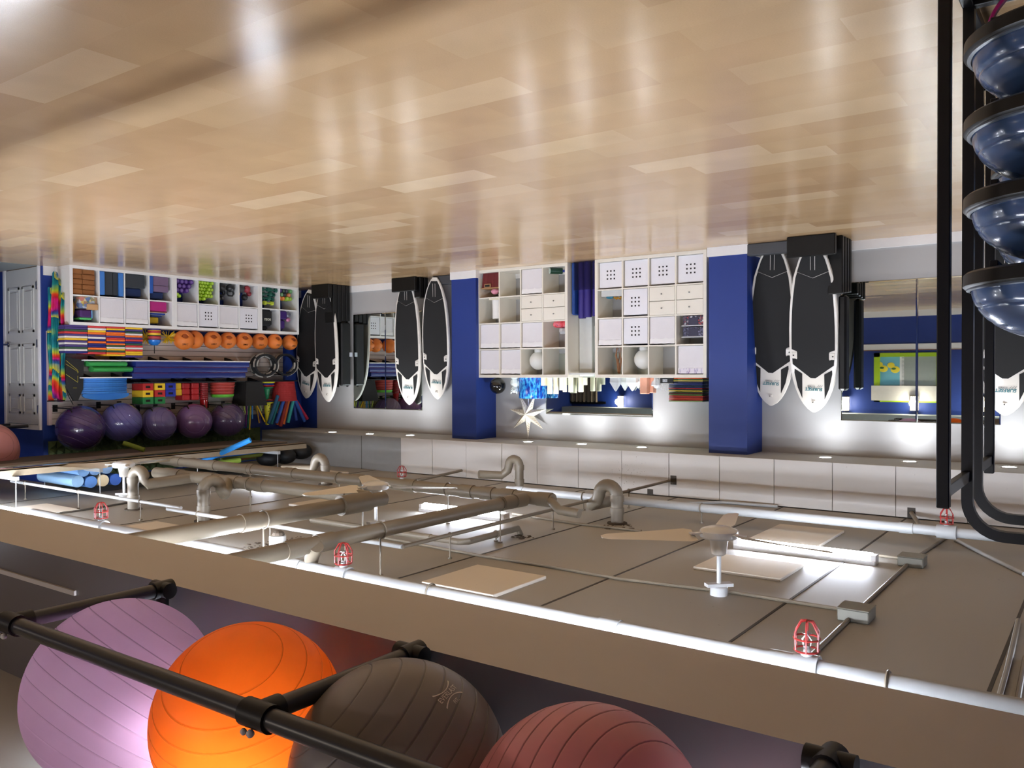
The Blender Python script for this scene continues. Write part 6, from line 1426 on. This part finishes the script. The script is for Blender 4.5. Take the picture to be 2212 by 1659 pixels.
sticks([(527, 878, 530, 893, (190, 210, 90), 'pale lime short'), (533, 878, 531, 922, (110, 40, 130), 'purple'), (538, 878, 535, 925, (30, 110, 70), 'green'), (541, 878, 539, 928, (230, 200, 50), 'yellow long'), (545, 878, 545, 905, (70, 150, 220), 'thick light blue'), (552, 878, 554, 888, (170, 210, 110), 'pale green short'), (554, 878, 560, 914, (180, 140, 50), 'tan gold'), (558, 878, 563, 913, (80, 60, 140), 'violet'), (556, 878, 572, 911, (240, 200, 40), 'slanted golden'), (562, 878, 565, 888, (190, 220, 120), 'lime tip')], 0, 0, 10.93, .011, 'rhythm_stick', 'stick', 'coloured sticks in the black bin', '%s stick poking out of the black bin', .08)
sticks([(596, 867, 580, 915, (30, 90, 130), 'deep teal'), (602, 867, 586, 916, (28, 120, 130), 'teal, leaning photo-left'), (612, 867, 597, 914, (40, 90, 180), 'blue, leaning photo-left'), (623, 867, 612, 916, (232, 116, 50), 'orange upright'), (633, 867, 622, 913, (46, 160, 160), 'turquoise upright'), (634, 870, 640, 908, (36, 70, 150), 'dark blue'), (640, 870, 658, 910, (36, 80, 160), 'blue leaning to the corner'), (640, 867, 664, 905, (190, 40, 80), 'raspberry leaning farthest to the corner'), (618, 870, 606, 921, (140, 40, 40), 'dark red behind'), (608, 870, 599, 918, (200, 90, 50), 'rust orange behind')], 0, 0, 10.9, .027, 'pool_noodle', 'pool noodle', 'short pool noodles in the red bucket', '%s short pool noodle in the red bucket', .1)
# cones
def cone(px, z0, zt_, m, nm_, label, rbse=.10, flange=True, holes=False):
    y_ = PX(px, 850, 10.97).y; t = thing('marker_cone', label, 'cone', (10.97, y_, z0), 'marker cones in the stack')
    prof = [(rbse, z0), (rbse, z0+.008), (rbse*.75, z0+.012), (rbse*.55, z0+.03), (.028, zt_-.004), (.024, zt_), (.014, zt_)] 
    MB().lathe(prof, (10.97, y_, 0), 28).build('body', m, t, True)
    if holes:
        g = MB()
        for k in range(4):
            z = z0+.05+.045*k; r_ = rbse*.55+(.028-rbse*.55)*(z-z0-.03)/(zt_-z0-.03); g.cyl((10.97-r_*.93, y_+.01*(k % 2)*2-.01, z), (10.97-r_-.002, y_+.01*(k % 2)*2-.01, z), .008, n=8)
        g.build('peg_holes', M_joint, t)
zz = zs3+.001
for k, (c_, nm_, h_, r_) in enumerate((((220, 220, 50), 'yellow', .028, .125), ((36, 50, 150), 'blue', .028, .115), ((190, 40, 44), 'red', .03, .115))):
    y_ = PX(577, 850, 10.97).y; tag(MB().lathe([(r_, zz), (r_, zz+.008), (r_*.8, zz+.02), (r_*.6, zz+h_-.001)], (10.97, y_, 0), 28).build('marker_disc', mat('cone plastic '+nm_, c_, .4), None, True), nm_+' cone base disc at the bottom of the cone stack', 'marker disc', 'cone base discs'); zz += h_
z1_ = PX(575, 866, 10.97).z; cone(575, zz, z1_, mat('cone plastic green', (24, 130, 84), .35), 'green', 'green cone in the stack between the black bin and red bucket', .115)
zz = z1_-.02
for k, (c_, nm_) in enumerate((((170, 50, 50), 'red'), ((40, 40, 90), 'navy'))):
    y_ = PX(577, 850, 10.97).y; tag(MB().lathe([(.09, zz), (.09, zz+.008), (.045, zz+.02)], (10.97, y_, 0), 24).build('marker_disc', mat('cone plastic '+nm_+'2', c_, .4), None, True), nm_+' cone flange between the green and the yellow cone', 'marker disc', 'cone base discs'); zz += .022
cone(577, zz, PX(574, 918, 10.97).z, mat('cone plastic yellow', (236, 222, 60), .35), 'yellow', 'yellow cone with round holes topping the green cone', .095, holes=True)
# the five purple exercise balls on hooks
M_pb = [mat('purple ball vinyl %d' % k, c_, .2, var=.04, spec=.7, coat=.4) for k, c_ in enumerate(((60, 40, 92), (88, 84, 146), (94, 84, 138), (116, 84, 138), (88, 72, 116)))]
pbs = [(174, 925, 54, 'darkest purple exercise ball, photo-left of the row on the storage wall'), (262, 912, 43, 'indigo exercise ball, second in the row on the storage wall'), (342, 915, 38.5, 'purple exercise ball, third in the row on the storage wall'), (419, 910, 38.5, 'plum exercise ball with the brightest highlight, fourth in the row'), (491, 907, 37.5, 'purple exercise ball, fifth in the row beside the sticks')]
for k, (x, y, r_, lab) in enumerate(pbs):
    c_ = PX(x, y, 10.93-.0); dep_ = (c_-Vector(C0)).length; dax = (c_-Vector(C0)).dot(Vector(CF)); R_ = min(.285, r_*dax/FPX)
    c_ = PX(x, y, SX-.045-R_+.03*0); dax = (c_-Vector(C0)).dot(Vector(CF)); R_ = min(.295, r_*dax/FPX*.985)
    mb = ridged(R_, 48, 9, .0025); mb.xf(Matrix.Rotation(.5+.4*k, 4, 'X')); mb.xf(Matrix.Rotation(.7*k, 4, 'Z')); mb.xf(Matrix.Translation(c_))
    tag(mb.build('exercise_ball', [M_pb[k], M_pb[k]], None, True, base=c_), lab, 'ball', 'purple exercise balls on the storage wall')
    hk = thing('ball_hook', 'pair of black arms under the %s purple ball' % ['first', 'second', 'third', 'fourth', 'fifth'][k], 'hook', (SX, c_.y, c_.z-R_*.8), 'black ball hooks')
    for s_ in (-1, 1):
        yy = c_.y+s_*R_*.55; zz = c_.z-R_*.84-.012; MB().tube([(SX, yy, zz), (c_.x-R_*.2, yy, zz), (c_.x-R_*.42, yy, zz+.06)], .009, 8).box((SX-.01, yy-.03, zz-.04), (SX, yy+.03, zz+.05)).build('arm', M_blackm, hk, True)
